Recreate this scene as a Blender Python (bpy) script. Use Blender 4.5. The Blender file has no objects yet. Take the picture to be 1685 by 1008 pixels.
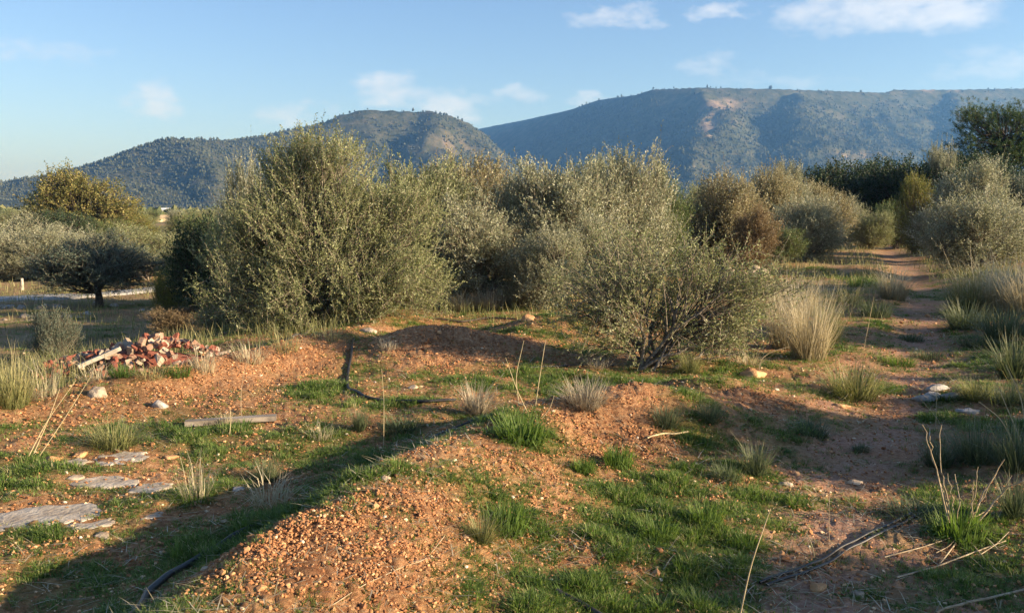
import bpy, math, random
import numpy as np
from mathutils import Vector

sc = bpy.context.scene
R = math.radians
COL = sc.collection

# ------------------------------------------------------------------ camera
FPX, CX, CY, EYE = 1459.0, 842.5, 504.0, 1.7
PITCH = math.atan((504 - 345) / FPX)
cam_d = bpy.data.cameras.new('camera'); cam = bpy.data.objects.new('camera', cam_d); COL.objects.link(cam)
cam_d.sensor_width = 36.0; cam_d.lens = FPX / 1685 * 36.0
cam_d.clip_start = 0.05; cam_d.clip_end = 30000
cam.location = (0, 0, EYE); cam.rotation_euler = (R(90) - PITCH, 0, 0)
sc.camera = cam

# ------------------------------------------------------------------ light
SUN_EL = R(15.5)
SUN_H = np.array([0.957, -0.29]); SUN_H = SUN_H / np.linalg.norm(SUN_H)
SUN_DIR = Vector((SUN_H[0] * math.cos(SUN_EL), SUN_H[1] * math.cos(SUN_EL), math.sin(SUN_EL)))
sun_d = bpy.data.lights.new('sun', 'SUN'); sun = bpy.data.objects.new('sun', sun_d); COL.objects.link(sun)
sun_d.energy = 5.0; sun_d.angle = R(0.5); sun_d.color = (1.0, 0.85, 0.64)
sun.rotation_euler = SUN_DIR.to_track_quat('Z', 'Y').to_euler()
sun.location = (30, -12, 20)

world = bpy.data.worlds.new('World'); sc.world = world; world.use_nodes = True
SKY_STRENGTH = 0.072
def build_world():
    nt = world.node_tree; nt.nodes.clear()
    N = nt.nodes.new; L = nt.links.new
    out = N('ShaderNodeOutputWorld'); bg = N('ShaderNodeBackground'); bg.inputs[1].default_value = SKY_STRENGTH
    sky = N('ShaderNodeTexSky'); sky.sky_type = 'NISHITA'; sky.sun_disc = False
    sky.sun_elevation = SUN_EL
    sky.sun_rotation = math.atan2(SUN_DIR.x, SUN_DIR.y)
    sky.air_density = 1.0; sky.dust_density = 0.9; sky.ozone_density = 1.2; sky.altitude = 200
    # clouds: thin broken cumulus, projected on a flat layer far above
    tc = N('ShaderNodeTexCoord'); sep = N('ShaderNodeSeparateXYZ'); L(tc.outputs['Generated'], sep.inputs[0])
    def m(op, a=None, b=None, c=None, clamp=False):
        n = N('ShaderNodeMath'); n.operation = op; n.use_clamp = clamp
        for i, v in enumerate((a, b, c)):
            if v is None: continue
            if isinstance(v, (int, float)): n.inputs[i].default_value = v
            else: L(v, n.inputs[i])
        return n.outputs[0]
    az = m('ARCTAN2', sep.outputs[0], sep.outputs[1])
    hyp = m('SQRT', m('ADD', m('MULTIPLY', sep.outputs[0], sep.outputs[0]), m('MULTIPLY', sep.outputs[1], sep.outputs[1])))
    el = m('ARCTAN2', sep.outputs[2], hyp)
    comb = N('ShaderNodeCombineXYZ'); L(az, comb.inputs[0]); L(m('MULTIPLY', el, 1.9), comb.inputs[1])
    nz = N('ShaderNodeTexNoise'); nz.noise_dimensions = '3D'
    nz.inputs['Scale'].default_value = 30.0; nz.inputs['Detail'].default_value = 9.0; nz.inputs['Roughness'].default_value = 0.62
    L(comb.outputs[0], nz.inputs['Vector'])
    nw = N('ShaderNodeTexNoise'); nw.inputs['Scale'].default_value = 19.0; nw.inputs['Detail'].default_value = 5.0; nw.inputs['Roughness'].default_value = .6; L(comb.outputs[0], nw.inputs['Vector'])
    sw = N('ShaderNodeSeparateColor'); L(nw.outputs['Color'], sw.inputs[0])
    az = m('ADD', az, m('MULTIPLY', m('SUBTRACT', sw.outputs[0], .5), .10)); el = m('ADD', el, m('MULTIPLY', m('SUBTRACT', sw.outputs[1], .5), .045))
    # cloud bodies: (azimuth, elevation, half width, half height, weight) in degrees
    total = None
    BODIES = [(21.8, 12.1, 3.4, 1.1, 1.0), (25.6, 12.0, 2.6, 1.0, 0.9), (17.8, 12.0, 1.8, 0.7, .35), (5.6, 12.4, 2.0, 0.5, .8),
              (8.6, 12.3, 1.0, .5, .6), (12.9, 12.4, 1.3, 0.5, .8), (-7.9, 8.0, 1.5, 0.75, .95), (-4.3, 7.4, 1.4, .8, .6), (-3.3, 6.9, 1.3, 0.7, .55),
              (-21.6, 6.9, 1.5, 0.85, .95), (-13.6, 6.5, 2.0, 0.7, .62), (.7, 7.8, 1.6, 0.55, .5), (12.2, 9.4, 2.4, 0.5, .38),
              (29.5, 8.7, 4.0, 1.0, .36), (-29, 9.6, 6.0, 0.7, .34), (5.0, 7.6, 1.2, .4, .45), (17, 8.3, 6, .6, .2),
              (48, 11, 5, 1.2, .9), (60, 8, 6, 1, .7), (-50, 9, 6, 1.1, .8), (-70, 12, 5, 1.2, .8), (95, 12, 6, 1.4, .8), (-110, 10, 6, 1.2, .8), (140, 12, 6, 1.2, .8), (-155, 9, 6, 1.1, .7)]
    for a, e, wa, we, wt in BODIES:
        da = m('DIVIDE', m('SUBTRACT', az, R(a)), R(wa)); de = m('DIVIDE', m('SUBTRACT', el, R(e - .6)), R(we))
        d = m('ADD', m('MULTIPLY', da, da), m('MULTIPLY', de, de))
        g = m('MULTIPLY', m('POWER', 2.718, m('MULTIPLY', d, -0.9)), wt)
        total = g if total is None else m('ADD', total, g)
    dens = m('SUBTRACT', m('MULTIPLY', total, m('SUBTRACT', m('MULTIPLY', nz.outputs['Fac'], 3.4), .85)), .10)
    dens = m('MULTIPLY', m('MAXIMUM', dens, 0.0), .60)
    dens = m('DIVIDE', dens, m('ADD', dens, 0.40))
    mix = N('ShaderNodeMix'); mix.data_type = 'RGBA'
    tint = N('ShaderNodeMix'); tint.data_type = 'RGBA'; tint.blend_type = 'MULTIPLY'; tint.inputs[0].default_value = 1.0
    L(sky.outputs[0], tint.inputs[6]); tint.inputs[7].default_value = (.66, .755, .96, 1)
    L(dens, mix.inputs[0]); L(tint.outputs[2], mix.inputs[6]); mix.inputs[7].default_value = (4.6, 4.6, 4.8, 1)
    L(mix.outputs[2], bg.inputs[0]); L(bg.outputs[0], out.inputs[0])
build_world()

vs = sc.view_settings
vs.view_transform = 'Standard'; vs.look = 'None'; vs.exposure = 1.65; vs.gamma = 1.0; vs.use_curve_mapping = False
sc.cycles.volume_bounces = 0
sc.cycles.max_bounces = 6; sc.cycles.diffuse_bounces = 4; sc.cycles.transmission_bounces = 4

# ------------------------------------------------------------------ noise + mesh helpers
_perm = np.random.RandomState(7).permutation(4096).astype(np.int64)
_grad = np.random.RandomState(8).rand(4096) * 2 * np.pi
_gx, _gy = np.cos(_grad), np.sin(_grad)
def perlin(x, y, seed=0):
    x = np.asarray(x, float); y = np.asarray(y, float)
    xi = np.floor(x).astype(np.int64); yi = np.floor(y).astype(np.int64); xf = x - xi; yf = y - yi
    u = xf * xf * xf * (xf * (xf * 6 - 15) + 10); v = yf * yf * yf * (yf * (yf * 6 - 15) + 10)
    def g(ix, iy, dx, dy):
        h = _perm[(_perm[(ix + seed * 131) & 4095] + iy) & 4095]
        return _gx[h] * dx + _gy[h] * dy
    a = g(xi, yi, xf, yf); b = g(xi + 1, yi, xf - 1, yf); c = g(xi, yi + 1, xf, yf - 1); d = g(xi + 1, yi + 1, xf - 1, yf - 1)
    return (a + u * (b - a)) * (1 - v) + (c + u * (d - c)) * v
def fbm(x, y, oct=4, seed=0, gain=.5):
    s = 0; a = 1.0
    for o in range(oct):
        s = s + a * perlin(x * 2 ** o, y * 2 ** o, seed + o * 17); a *= gain
    return s
def sstep(a, b, x):
    t = np.clip((x - a) / (b - a), 0, 1); return t * t * (3 - 2 * t)

def mesh_np(name, V, F, attrs=None, smooth=False, mats=(), colors=None):
    V = np.ascontiguousarray(V, np.float32); F = np.ascontiguousarray(F, np.int32)
    me = bpy.data.meshes.new(name)
    nv, (nf, k) = len(V), F.shape
    me.vertices.add(nv); me.vertices.foreach_set('co', V.ravel())
    me.loops.add(nf * k); me.loops.foreach_set('vertex_index', F.ravel())
    me.polygons.add(nf); me.polygons.foreach_set('loop_start', np.arange(0, nf * k, k, dtype=np.int32))
    me.polygons.foreach_set('use_smooth', np.full(nf, smooth, dtype=bool))
    for an, av in (attrs or {}).items():
        at = me.attributes.new(an, 'FLOAT', 'POINT'); at.data.foreach_set('value', np.ascontiguousarray(av, np.float32))
    me.update(calc_edges=True)
    for m in mats: me.materials.append(m)
    return me
def link(name, data, parent=None, mat=None):
    o = bpy.data.objects.new(name, data); COL.objects.link(o)
    if parent is not None: o.parent = parent
    if mat is not None:
        if not data.materials: data.materials.append(mat)
        o.material_slots[0].link = 'OBJECT'; o.material_slots[0].material = mat
    return o
def tag(o, label=None, cat=None, group=None, kind=None):
    if label: o['label'] = label
    if cat: o['category'] = cat
    if group: o['group'] = group
    if kind: o['kind'] = kind
    return o
def empty(name, loc, rz=0, sc_=(1, 1, 1)):
    o = bpy.data.objects.new(name, None); COL.objects.link(o); o.empty_display_size = .2
    o.location = loc; o.rotation_euler = (0, 0, rz); o.scale = sc_
    return o
def cat_parts(parts):
    Vs, Fs, n = [], [], 0
    for v, f in parts:
        Vs.append(v); Fs.append(f + n); n += len(v)
    return np.concatenate(Vs), np.concatenate(Fs)
def tube(pts, rad, sides=5, cap=True):
    pts = np.asarray(pts, float); k = len(pts); rad = np.broadcast_to(rad, (k,))
    T = np.gradient(pts, axis=0); T /= np.linalg.norm(T, axis=1)[:, None] + 1e-9
    ref = np.array([0.31, 0.17, 0.93]) if abs(T[0, 2]) < .9 else np.array([1.0, .1, 0])
    A = np.cross(T, ref); A /= np.linalg.norm(A, axis=1)[:, None] + 1e-9; B = np.cross(T, A)
    an = np.arange(sides) / sides * 2 * np.pi
    V = pts[:, None, :] + rad[:, None, None] * (A[:, None, :] * np.cos(an)[None, :, None] + B[:, None, :] * np.sin(an)[None, :, None])
    V = V.reshape(-1, 3); i = np.arange(k - 1)[:, None] * sides; j = np.arange(sides)[None, :]; j2 = (j + 1) % sides
    F = np.stack([i + j, i + j2, i + sides + j2, i + sides + j], -1).reshape(-1, 4)
    if cap:
        V = np.concatenate([V, pts[:1], pts[-1:]]); c0, c1 = k * sides, k * sides + 1
        jj = np.arange(sides); jn = (jj + 1) % sides
        F = np.concatenate([F, np.stack([jn, jj, np.full(sides, c0), np.full(sides, c0)], -1)[:, [0, 1, 2, 2]] if False else np.zeros((0, 4), int)])
        half = np.array([[0, 1, 2, 3]]) if sides == 4 else None
    return V, F
def bez(a, b, c, n=6):
    t = np.linspace(0, 1, n)[:, None]
    return (1 - t) ** 2 * a + 2 * t * (1 - t) * b + t * t * c
def norm(v): return v / (np.linalg.norm(v, axis=-1, keepdims=True) + 1e-9)

def gn_scatter(name, P, S, rz, itint, vid, variants, label, tilt=None):
    """uncountable cover: one object whose points carry small instanced pieces"""
    n = len(P); me = bpy.data.meshes.new(name); me.vertices.add(n); me.vertices.foreach_set('co', np.ascontiguousarray(P, np.float32).ravel())
    rot = np.stack([np.zeros(n) if tilt is None else tilt, np.zeros(n) if tilt is None else tilt * .6, rz], -1)
    for an, ty, av, key in (('sc', 'FLOAT_VECTOR', S, 'vector'), ('rot', 'FLOAT_VECTOR', rot, 'vector'), ('itint', 'FLOAT', itint, 'value'), ('vid', 'INT', vid, 'value')):
        a = me.attributes.new(an, ty, 'POINT'); a.data.foreach_set(key, np.ascontiguousarray(av, np.int32 if ty == 'INT' else np.float32).ravel())
    ng = bpy.data.node_groups.new(name, 'GeometryNodeTree'); ng.interface.new_socket('Geometry', in_out='INPUT', socket_type='NodeSocketGeometry'); ng.interface.new_socket('Geometry', in_out='OUTPUT', socket_type='NodeSocketGeometry')
    N = ng.nodes.new; L = ng.links.new; gi = N('NodeGroupInput'); go = N('NodeGroupOutput'); ip = N('GeometryNodeInstanceOnPoints'); jn = N('GeometryNodeJoinGeometry')
    for v in variants:
        ob = bpy.data.objects.new(v.name, v); oi = N('GeometryNodeObjectInfo'); oi.inputs['Object'].default_value = ob
        g2 = N('GeometryNodeGeometryToInstance'); L(oi.outputs['Geometry'], g2.inputs[0]); L(g2.outputs[0], jn.inputs[0])
    def na(nm, ty):
        q = N('GeometryNodeInputNamedAttribute'); q.data_type = ty; q.inputs['Name'].default_value = nm; return q.outputs['Attribute']
    e2 = N('FunctionNodeEulerToRotation'); L(na('rot', 'FLOAT_VECTOR'), e2.inputs[0])
    L(gi.outputs[0], ip.inputs['Points']); L(jn.outputs[0], ip.inputs['Instance']); ip.inputs['Pick Instance'].default_value = True
    L(na('vid', 'INT'), ip.inputs['Instance Index']); L(e2.outputs[0], ip.inputs['Rotation']); L(na('sc', 'FLOAT_VECTOR'), ip.inputs['Scale']); L(ip.outputs[0], go.inputs[0])
    o = bpy.data.objects.new(name, me); COL.objects.link(o); md = o.modifiers.new('scatter', 'NODES'); md.node_group = ng
    tag(o, label, kind='stuff'); return o
def bumpy(lobes, n, seed, r=(.14, .28)):
    rng = np.random.RandomState(seed); lob = np.array(lobes, float); out = [tuple(q) for q in lob]; sc_ = lob[:, 3].max()
    for i in range(n):
        q = lob[rng.randint(len(lob))]; d = rng.normal(size=3); d[2] = abs(d[2]) * .9 + .05; d /= np.linalg.norm(d)
        k = rng.uniform(*r) * sc_; c = q[:3] + d * q[3:6] * .84; out.append((c[0], c[1], c[2], k, k, k * rng.uniform(.9, 1.4)))
    return out

# ------------------------------------------------------------------ photograph geometry -> places on the land
def ray(px, py):
    x = (px - CX) / FPX; v = -(py - CY) / FPX
    c, s = math.cos(PITCH), math.sin(PITCH)
    y = c + v * s; z = -s + v * c
    return x / y, z / y                      # per metre of y
def flat(px, py, z=0.0):
    a, b = ray(px, py); d = (z - EYE) / b
    return a * d, d

def polyd(x, y, pts):
    """distance to a polyline, signed side (left of travel > 0), and fraction along it"""
    pts = np.asarray(pts, float); best = np.full(np.shape(x), 1e18); side = np.zeros(np.shape(x)); par = np.zeros(np.shape(x))
    for i in range(len(pts) - 1):
        ax, ay = pts[i][:2]; bx, by = pts[i + 1][:2]; dx, dy = bx - ax, by - ay; l2 = dx * dx + dy * dy
        t = np.clip(((x - ax) * dx + (y - ay) * dy) / l2, 0, 1)
        qx, qy = x - ax - t * dx, y - ay - t * dy; d = qx * qx + qy * qy
        cr = dx * (y - ay) - dy * (x - ax)
        m = d < best
        best = np.where(m, d, best); side = np.where(m, np.sign(cr), side); par = np.where(m, i + t, par)
    return np.sqrt(best), side, par

EDGE = [(-9, 1.0), (-6.5, 3.8), (-4.6, 6.8), (-3.6, 8.3), (-2.9, 9.9), (-2.2, 12.0), (-1.5, 16), (-1, 24), (1, 40), (8, 120), (60, 900)]
PATH = [(0.6, 2.0), (1.65, 4.47), (2.9, 7.0), (4.6, 10.0), (6.6, 14.2), (10.6, 23.6), (17.5, 42), (26, 62)]
BERM = [flat(230, 1060, .22), flat(340, 985, .25), flat(500, 875, .28), flat(640, 785, .28), flat(770, 712, .26), flat(880, 672, .22), flat(1000, 668, .22), flat(1110, 650, .2)]
def H(x, y):
    x = np.asarray(x, float); y = np.asarray(y, float)
    z = np.zeros(np.broadcast(x, y).shape)
    r = np.hypot(x, y)
    d, s, p = polyd(x, y, EDGE); e = d * s
    near = 1 - sstep(60, 300, r)
    z = z - (1.05 * sstep(0.9, 7.0, e) + .55 * sstep(6, 45, e)) * (.3 + .7 * near) - 1.0 * sstep(60, 400, r)
    z = z + .17 * np.exp(-((e + .25) / .55) ** 2) * sstep(6.6, 8.5, y) * (1 - sstep(12.5, 14.5, y))
    # foreground berm of dug earth: steep to the left, broad to the right
    d, s, p = polyd(x, y, BERM); e = d * s
    w = np.where(e > 0, .42, .72)
    hh = np.interp(p, [0, 1, 2, 3, 4, 5, 6, 7], [.25, .26, .28, .28, .27, .26, .24, .18])
    b = hh * np.exp(-(e / w) ** 2)
    z = z + b - .05 * np.exp(-((e - 1.0) / .55) ** 2) * (1 - sstep(6, 8, y))
    # small earth heaps
    for (px, py, hz, rx, ry) in ((760, 565, .26, 1.0, .8), (905, 535, .30, .75, .7), (1060, 690, .16, .5, .35), (1180, 640, .16, .6, .5), (680, 575, .12, .6, .6), (1400, 440, .12, 1.2, .8)):
        hx, hy = flat(px, py, hz * .5)
        z = z + hz * np.exp(-((x - hx) / rx) ** 2 - ((y - hy) / ry) ** 2)
    d, s, p = polyd(x, y, PATH); e = d * s
    z = z - .07 * np.exp(-(e / .55) ** 2) + (.38 * sstep(.6, 3.0, -e) + .3 * sstep(3, 10, -e)) * near
    nz = fbm(x * .55, y * .55, 3, 3) * .07 + fbm(x * 2.3, y * 2.3, 3, 9) * .030
    z = z + nz * (1 - sstep(20, 60, r)) + fbm(x * .02, y * .02, 3, 21) * .5 * sstep(30, 120, r)
    return z
def Hs(x, y): return float(H(np.array([x]), np.array([y]))[0])
def at(px, py):
    """the point of the land seen at a pixel of the photograph"""
    a, b = ray(px, py)
    ys = 2.2 * 1.006 ** np.arange(900); zz = EYE + b * ys; h = H(a * ys, ys)
    i = int(np.argmax(zz < h)) if (zz < h).any() else 899
    y0, y1 = ys[max(i - 1, 0)], ys[i]; d0, d1 = zz[max(i - 1, 0)] - h[max(i - 1, 0)], zz[i] - h[i]
    t = d0 / (d0 - d1 + 1e-9); y = y0 + (y1 - y0) * t
    return np.array([a * y, y, Hs(a * y, y)])

# masks over the land: (px, py, half width px, half height px, strength)
GREEN = [(1000, 880, 230, 50, 1), (880, 850, 90, 40, 1), (1110, 800, 190, 55, .95), (1180, 770, 120, 30, .7), (800, 985, 170, 40, 1), (1020, 985, 220, 38, 1), (1190, 915, 150, 70, .8), (1180, 975, 150, 45, 1),
         (1020, 745, 70, 25, .9), (855, 700, 75, 38, 1.1), (860, 765, 120, 25, .45), (560, 850, 80, 40, 1), (470, 880, 110, 45, 1.1), (330, 915, 170, 45, .9), (560, 800, 150, 22, .7), (620, 760, 150, 18, .8),
         (110, 920, 170, 22, .6), (40, 940, 70, 40, .5), (170, 806, 210, 12, 1), (30, 775, 60, 50, 1), (120, 770, 160, 10, .8), (300, 712, 220, 18, 1), (200, 715, 70, 25, 1), (450, 715, 260, 16, .8), (470, 745, 160, 14, .8),
         (520, 640, 55, 16, 1.3), (300, 615, 60, 12, 1.1), (420, 660, 140, 12, .55), (650, 665, 140, 10, .8), (860, 615, 130, 26, 1.1), (1020, 628, 100, 22, 1.1), (720, 625, 90, 16, .7), (640, 605, 60, 14, .6), (930, 553, 60, 16, 1),
         (1420, 462, 40, 32, 1.4), (1470, 640, 45, 18, .9), (1480, 605, 80, 22, .7), (1500, 575, 60, 20, .6), (1150, 725, 120, 26, .8), (1230, 690, 60, 18, .5), (1330, 703, 45, 9, .9), (1360, 830, 160, 26, .8), (1440, 835, 110, 28, .9), (1300, 870, 90, 20, .6),
         (1300, 940, 90, 60, .5), (1400, 975, 60, 25, .7), (1580, 860, 90, 60, .9), (1600, 700, 110, 60, .7), (1640, 560, 80, 80, .6), (1620, 600, 90, 30, .6), (1380, 575, 50, 14, .8), (1260, 645, 60, 14, .6), (1230, 625, 30, 12, .9),
         (60, 700, 80, 20, .5), (90, 470, 90, 10, 1.2), (220, 500, 220, 9, .9), (60, 510, 90, 8, .8), (520, 700, 60, 12, .7), (700, 855, 110, 40, .3), (640, 880, 50, 20, .3), (740, 815, 80, 20, .4), (1450, 700, 60, 10, .4), (1370, 780, 140, 20, .35), (1560, 930, 120, 20, .35)]
BARE = [(560, 905, 240, 80, 1), (700, 830, 120, 40, .7), (340, 600, 150, 35, 1), (480, 585, 80, 20, 1), (760, 555, 130, 20, 1), (1000, 690, 110, 40, 1), (820, 760, 170, 25, .5), (1240, 660, 90, 14, .8)]
def _blobs(lst):
    out = []
    for px, py, rx, ry, s in lst:
        if py < 500: gx, gy = flat(px, py, -1.0 if px < 500 else 0.0); h = EYE + (1.0 if px < 500 else 0)
        else:
            q = at(px, py); gx, gy = q[0], q[1]; h = EYE - q[2]
        k = (345 - py) / FPX
        out.append((gx, gy, rx / FPX * gy, max(gy * gy * ry / (FPX * h), .03), s))
    return out
GREEN_W = _blobs(GREEN); BARE_W = _blobs(BARE)
def field(x, y, lst):
    m = np.zeros(np.shape(x))
    for gx, gy, rx, ry, s in lst:
        m = np.maximum(m, s * np.exp(-(((x - gx) / rx) ** 2 + ((y - gy) / ry) ** 2) * .9))
    return m
SLAB_W = _blobs([(60, 850, 120, 22, 1), (150, 864, 50, 10, 1), (195, 797, 100, 13, 1), (190, 756, 75, 12, 1), (250, 851, 25, 7, 1)])
def green(x, y):
    g = field(x, y, GREEN_W)
    n = fbm(x * 1.9, y * 1.9, 4, 31, .6)
    base = .55 + .40 * sstep(-.3, .5, fbm(x * .5, y * .5, 2, 41))
    g = np.maximum(g, base * .55)
    g = g * (1 + 1.7 * n) * (1 - .92 * np.clip(field(x, y, BARE_W) * 1.25, 0, 1))
    d, s, p = polyd(x, y, PATH)
    g = g * (.45 + .55 * sstep(.1, .5, d))
    return np.clip((g - .10) * 1.25, 0, 1.2) * np.clip(1 - 1.3 * field(x, y, SLAB_W), 0, 1)

# ------------------------------------------------------------------ materials
def new_mat(name):
    m = bpy.data.materials.new(name); m.use_nodes = True; nt = m.node_tree; nt.nodes.clear()
    return m, nt, nt.nodes.new, nt.links.new
def ramp(N, stops, interp='LINEAR'):
    r = N('ShaderNodeValToRGB'); cr = r.color_ramp; cr.interpolation = interp
    while len(cr.elements) < len(stops): cr.elements.new(.5)
    for e, (p, c) in zip(cr.elements, stops):
        e.position = p; e.color = (*c, 1)
    return r
def leaf_mat(name, stops, trans=.25, rough=.55):
    m, nt, N, L = new_mat(name)
    a = N('ShaderNodeAttribute'); a.attribute_name = 'tint'
    ia = N('ShaderNodeAttribute'); ia.attribute_type = 'INSTANCER'; ia.attribute_name = 'itint'
    sm = N('ShaderNodeMath'); L(a.outputs['Fac'], sm.inputs[0]); L(ia.outputs['Fac'], sm.inputs[1])
    r = ramp(N, stops); L(sm.outputs[0], r.inputs[0])
    bs = N('ShaderNodeBsdfPrincipled'); bs.inputs['Roughness'].default_value = rough; bs.inputs['Specular IOR Level'].default_value = .25
    L(r.outputs[0], bs.inputs['Base Color'])
    tr = N('ShaderNodeBsdfTranslucent'); hs = N('ShaderNodeHueSaturation'); hs.inputs['Value'].default_value = 1.1; hs.inputs['Saturation'].default_value = 1.15
    L(r.outputs[0], hs.inputs['Color']); L(hs.outputs[0], tr.inputs[0])
    mx = N('ShaderNodeMixShader'); mx.inputs[0].default_value = trans
    L(bs.outputs[0], mx.inputs[1]); L(tr.outputs[0], mx.inputs[2])
    o = N('ShaderNodeOutputMaterial'); L(mx.outputs[0], o.inputs[0])
    return m
def noise_mat(name, stops, scale=8, detail=6, bump=.3, bscale=None, rough=.9, coord='Object', dist=.02, spec=.2, stretch=(1, 1, 1)):
    m, nt, N, L = new_mat(name)
    tc = N('ShaderNodeTexCoord'); mp = N('ShaderNodeMapping'); L(tc.outputs[coord], mp.inputs[0]); mp.inputs['Scale'].default_value = stretch
    nz = N('ShaderNodeTexNoise'); nz.inputs['Scale'].default_value = scale; nz.inputs['Detail'].default_value = detail; nz.inputs['Roughness'].default_value = .62
    L(mp.outputs[0], nz.inputs['Vector'])
    r = ramp(N, stops); L(nz.outputs['Fac'], r.inputs[0])
    bs = N('ShaderNodeBsdfPrincipled'); bs.inputs['Roughness'].default_value = rough; bs.inputs['Specular IOR Level'].default_value = spec
    L(r.outputs[0], bs.inputs['Base Color'])
    if bump:
        n2 = N('ShaderNodeTexNoise'); n2.inputs['Scale'].default_value = bscale or scale * 3; n2.inputs['Detail'].default_value = 5; L(mp.outputs[0], n2.inputs['Vector'])
        b = N('ShaderNodeBump'); b.inputs['Strength'].default_value = bump; b.inputs['Distance'].default_value = dist
        L(n2.outputs['Fac'], b.inputs['Height']); L(b.outputs[0], bs.inputs['Normal'])
    o = N('ShaderNodeOutputMaterial'); L(bs.outputs[0], o.inputs[0])
    return m

def ground_mat():
    m, nt, N, L = new_mat('soil_and_turf')
    geo = N('ShaderNodeNewGeometry')
    def noise(scale, detail=6, rough=.6):
        n = N('ShaderNodeTexNoise'); n.inputs['Scale'].default_value = scale; n.inputs['Detail'].default_value = detail; n.inputs['Roughness'].default_value = rough
        L(geo.outputs['Position'], n.inputs['Vector']); return n.outputs['Fac']
    def attr(n):
        a = N('ShaderNodeAttribute'); a.attribute_name = n; return a.outputs['Fac']
    def mixc(f, a, b):
        x = N('ShaderNodeMix'); x.data_type = 'RGBA'
        for i, v in ((0, f), (6, a), (7, b)):
            if isinstance(v, (tuple, float, int)): x.inputs[i].default_value = v if isinstance(v, (float, int)) else (*v, 1)
            else: L(v, x.inputs[i])
        return x.outputs[2]
    soil = ramp(N, [(.25, (.14, .058, .030)), (.40, (.29, .135, .066)), (.52, (.43, .235, .120)), (.66, (.56, .36, .205)), (.82, (.63, .48, .33))])
    L(noise(26, 8, .72), soil.inputs[0])
    big = ramp(N, [(.3, (.50, .44, .42)), (.45, (.78, .74, .70)), (.58, (.98, .95, .90)), (.72, (1.0, 1.0, .97))]); L(noise(1.3, 5), big.inputs[0])
    mul = N('ShaderNodeMix'); mul.data_type = 'RGBA'; mul.blend_type = 'MULTIPLY'; mul.inputs[0].default_value = 1; L(soil.outputs[0], mul.inputs[6]); L(big.outputs[0], mul.inputs[7])
    pathc = ramp(N, [(.3, (.25, .120, .075)), (.5, (.43, .245, .165)), (.7, (.56, .37, .27)), (.85, (.64, .49, .39))]); L(noise(30, 8, .7), pathc.inputs[0])
    c = mixc(attr('path'), mul.outputs[2], pathc.outputs[0])
    moss = ramp(N, [(.3, (.060, .085, .016)), (.5, (.125, .145, .032)), (.7, (.25, .21, .07))]); L(noise(34, 6, .7), moss.inputs[0])
    c = mixc(attr('green'), c, moss.outputs[0])
    dry = ramp(N, [(.3, (.15, .115, .065)), (.5, (.29, .225, .13)), (.7, (.42, .34, .21))]); L(noise(9, 8, .7), dry.inputs[0])
    c = mixc(attr('dry'), c, dry.outputs[0])
    far = ramp(N, [(.35, (.10, .10, .04)), (.5, (.17, .15, .07)), (.6, (.26, .17, .09)), (.75, (.30, .26, .15))]); L(noise(.035, 5, .6), far.inputs[0])
    c = mixc(attr('far'), c, far.outputs[0])
    bs = N('ShaderNodeBsdfPrincipled'); bs.inputs['Roughness'].default_value = .95; bs.inputs['Specular IOR Level'].default_value = .1
    L(c, bs.inputs['Base Color'])
    b1 = N('ShaderNodeBump'); b1.inputs['Strength'].default_value = .9; b1.inputs['Distance'].default_value = .035; L(noise(38, 8, .7), b1.inputs['Height'])
    L(b1.outputs[0], bs.inputs['Normal'])
    o = N('ShaderNodeOutputMaterial'); L(bs.outputs[0], o.inputs[0])
    return m

M = {}
M['ground'] = ground_mat()
M['bark'] = noise_mat('grey_bark', [(.3, (.07, .055, .045)), (.5, (.16, .13, .10)), (.7, (.28, .24, .19))], 22, 6, .6, stretch=(1, 1, .25))
M['dark_bark'] = noise_mat('dark_bark', [(.3, (.03, .022, .018)), (.6, (.09, .07, .055))], 18, 6, .6, stretch=(1, 1, .25))
M['twig'] = noise_mat('twig_bark', [(.3, (.12, .095, .065)), (.7, (.27, .22, .16))], 12, 4, 0)
M['brown_twig'] = noise_mat('brown_twig_bark', [(.3, (.11, .07, .045)), (.7, (.25, .17, .11))], 12, 4, 0)
M['olive'] = leaf_mat('olive_leaf', [(0, (.088, .110, .042)), (.35, (.185, .208, .086)), (.7, (.315, .325, .155)), (1, (.45, .45, .28))], .38)
M['olive_silver'] = leaf_mat('olive_leaf_silvery', [(0, (.125, .138, .078)), (.4, (.245, .255, .150)), (.7, (.37, .37, .24)), (1, (.54, .52, .39))], .35)
M['olive_brown'] = leaf_mat('olive_leaf_brownish', [(0, (.115, .108, .052)), (.4, (.235, .212, .108)), (.7, (.35, .32, .18)), (1, (.50, .46, .30))], .35)
M['russet'] = leaf_mat('russet_leaf', [(0, (.12, .085, .042)), (.5, (.24, .175, .090)), (1, (.38, .30, .17))], .3)
M['dark_green'] = leaf_mat('dark_leaf', [(0, (.014, .028, .012)), (.5, (.034, .060, .024)), (1, (.075, .115, .048))], .15)
M['mid_green'] = leaf_mat('mid_green_leaf', [(0, (.045, .070, .020)), (.5, (.105, .145, .042)), (1, (.20, .245, .09))])
M['blue_green'] = leaf_mat('blue_green_leaf', [(0, (.040, .058, .040)), (.5, (.090, .118, .082)), (1, (.17, .20, .145))], .25)
M['gold'] = leaf_mat('autumn_leaf', [(0, (.060, .078, .024)), (.35, (.135, .140, .042)), (.7, (.255, .220, .068)), (1, (.40, .33, .12))], .35)
M['yellow_green'] = leaf_mat('yellow_green_leaf', [(0, (.055, .07, .015)), (.5, (.15, .165, .035)), (1, (.33, .30, .06))], .3)
M['pine'] = leaf_mat('pine_needle', [(0, (.016, .034, .010)), (.5, (.045, .082, .020)), (1, (.12, .17, .045))], .2)
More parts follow.
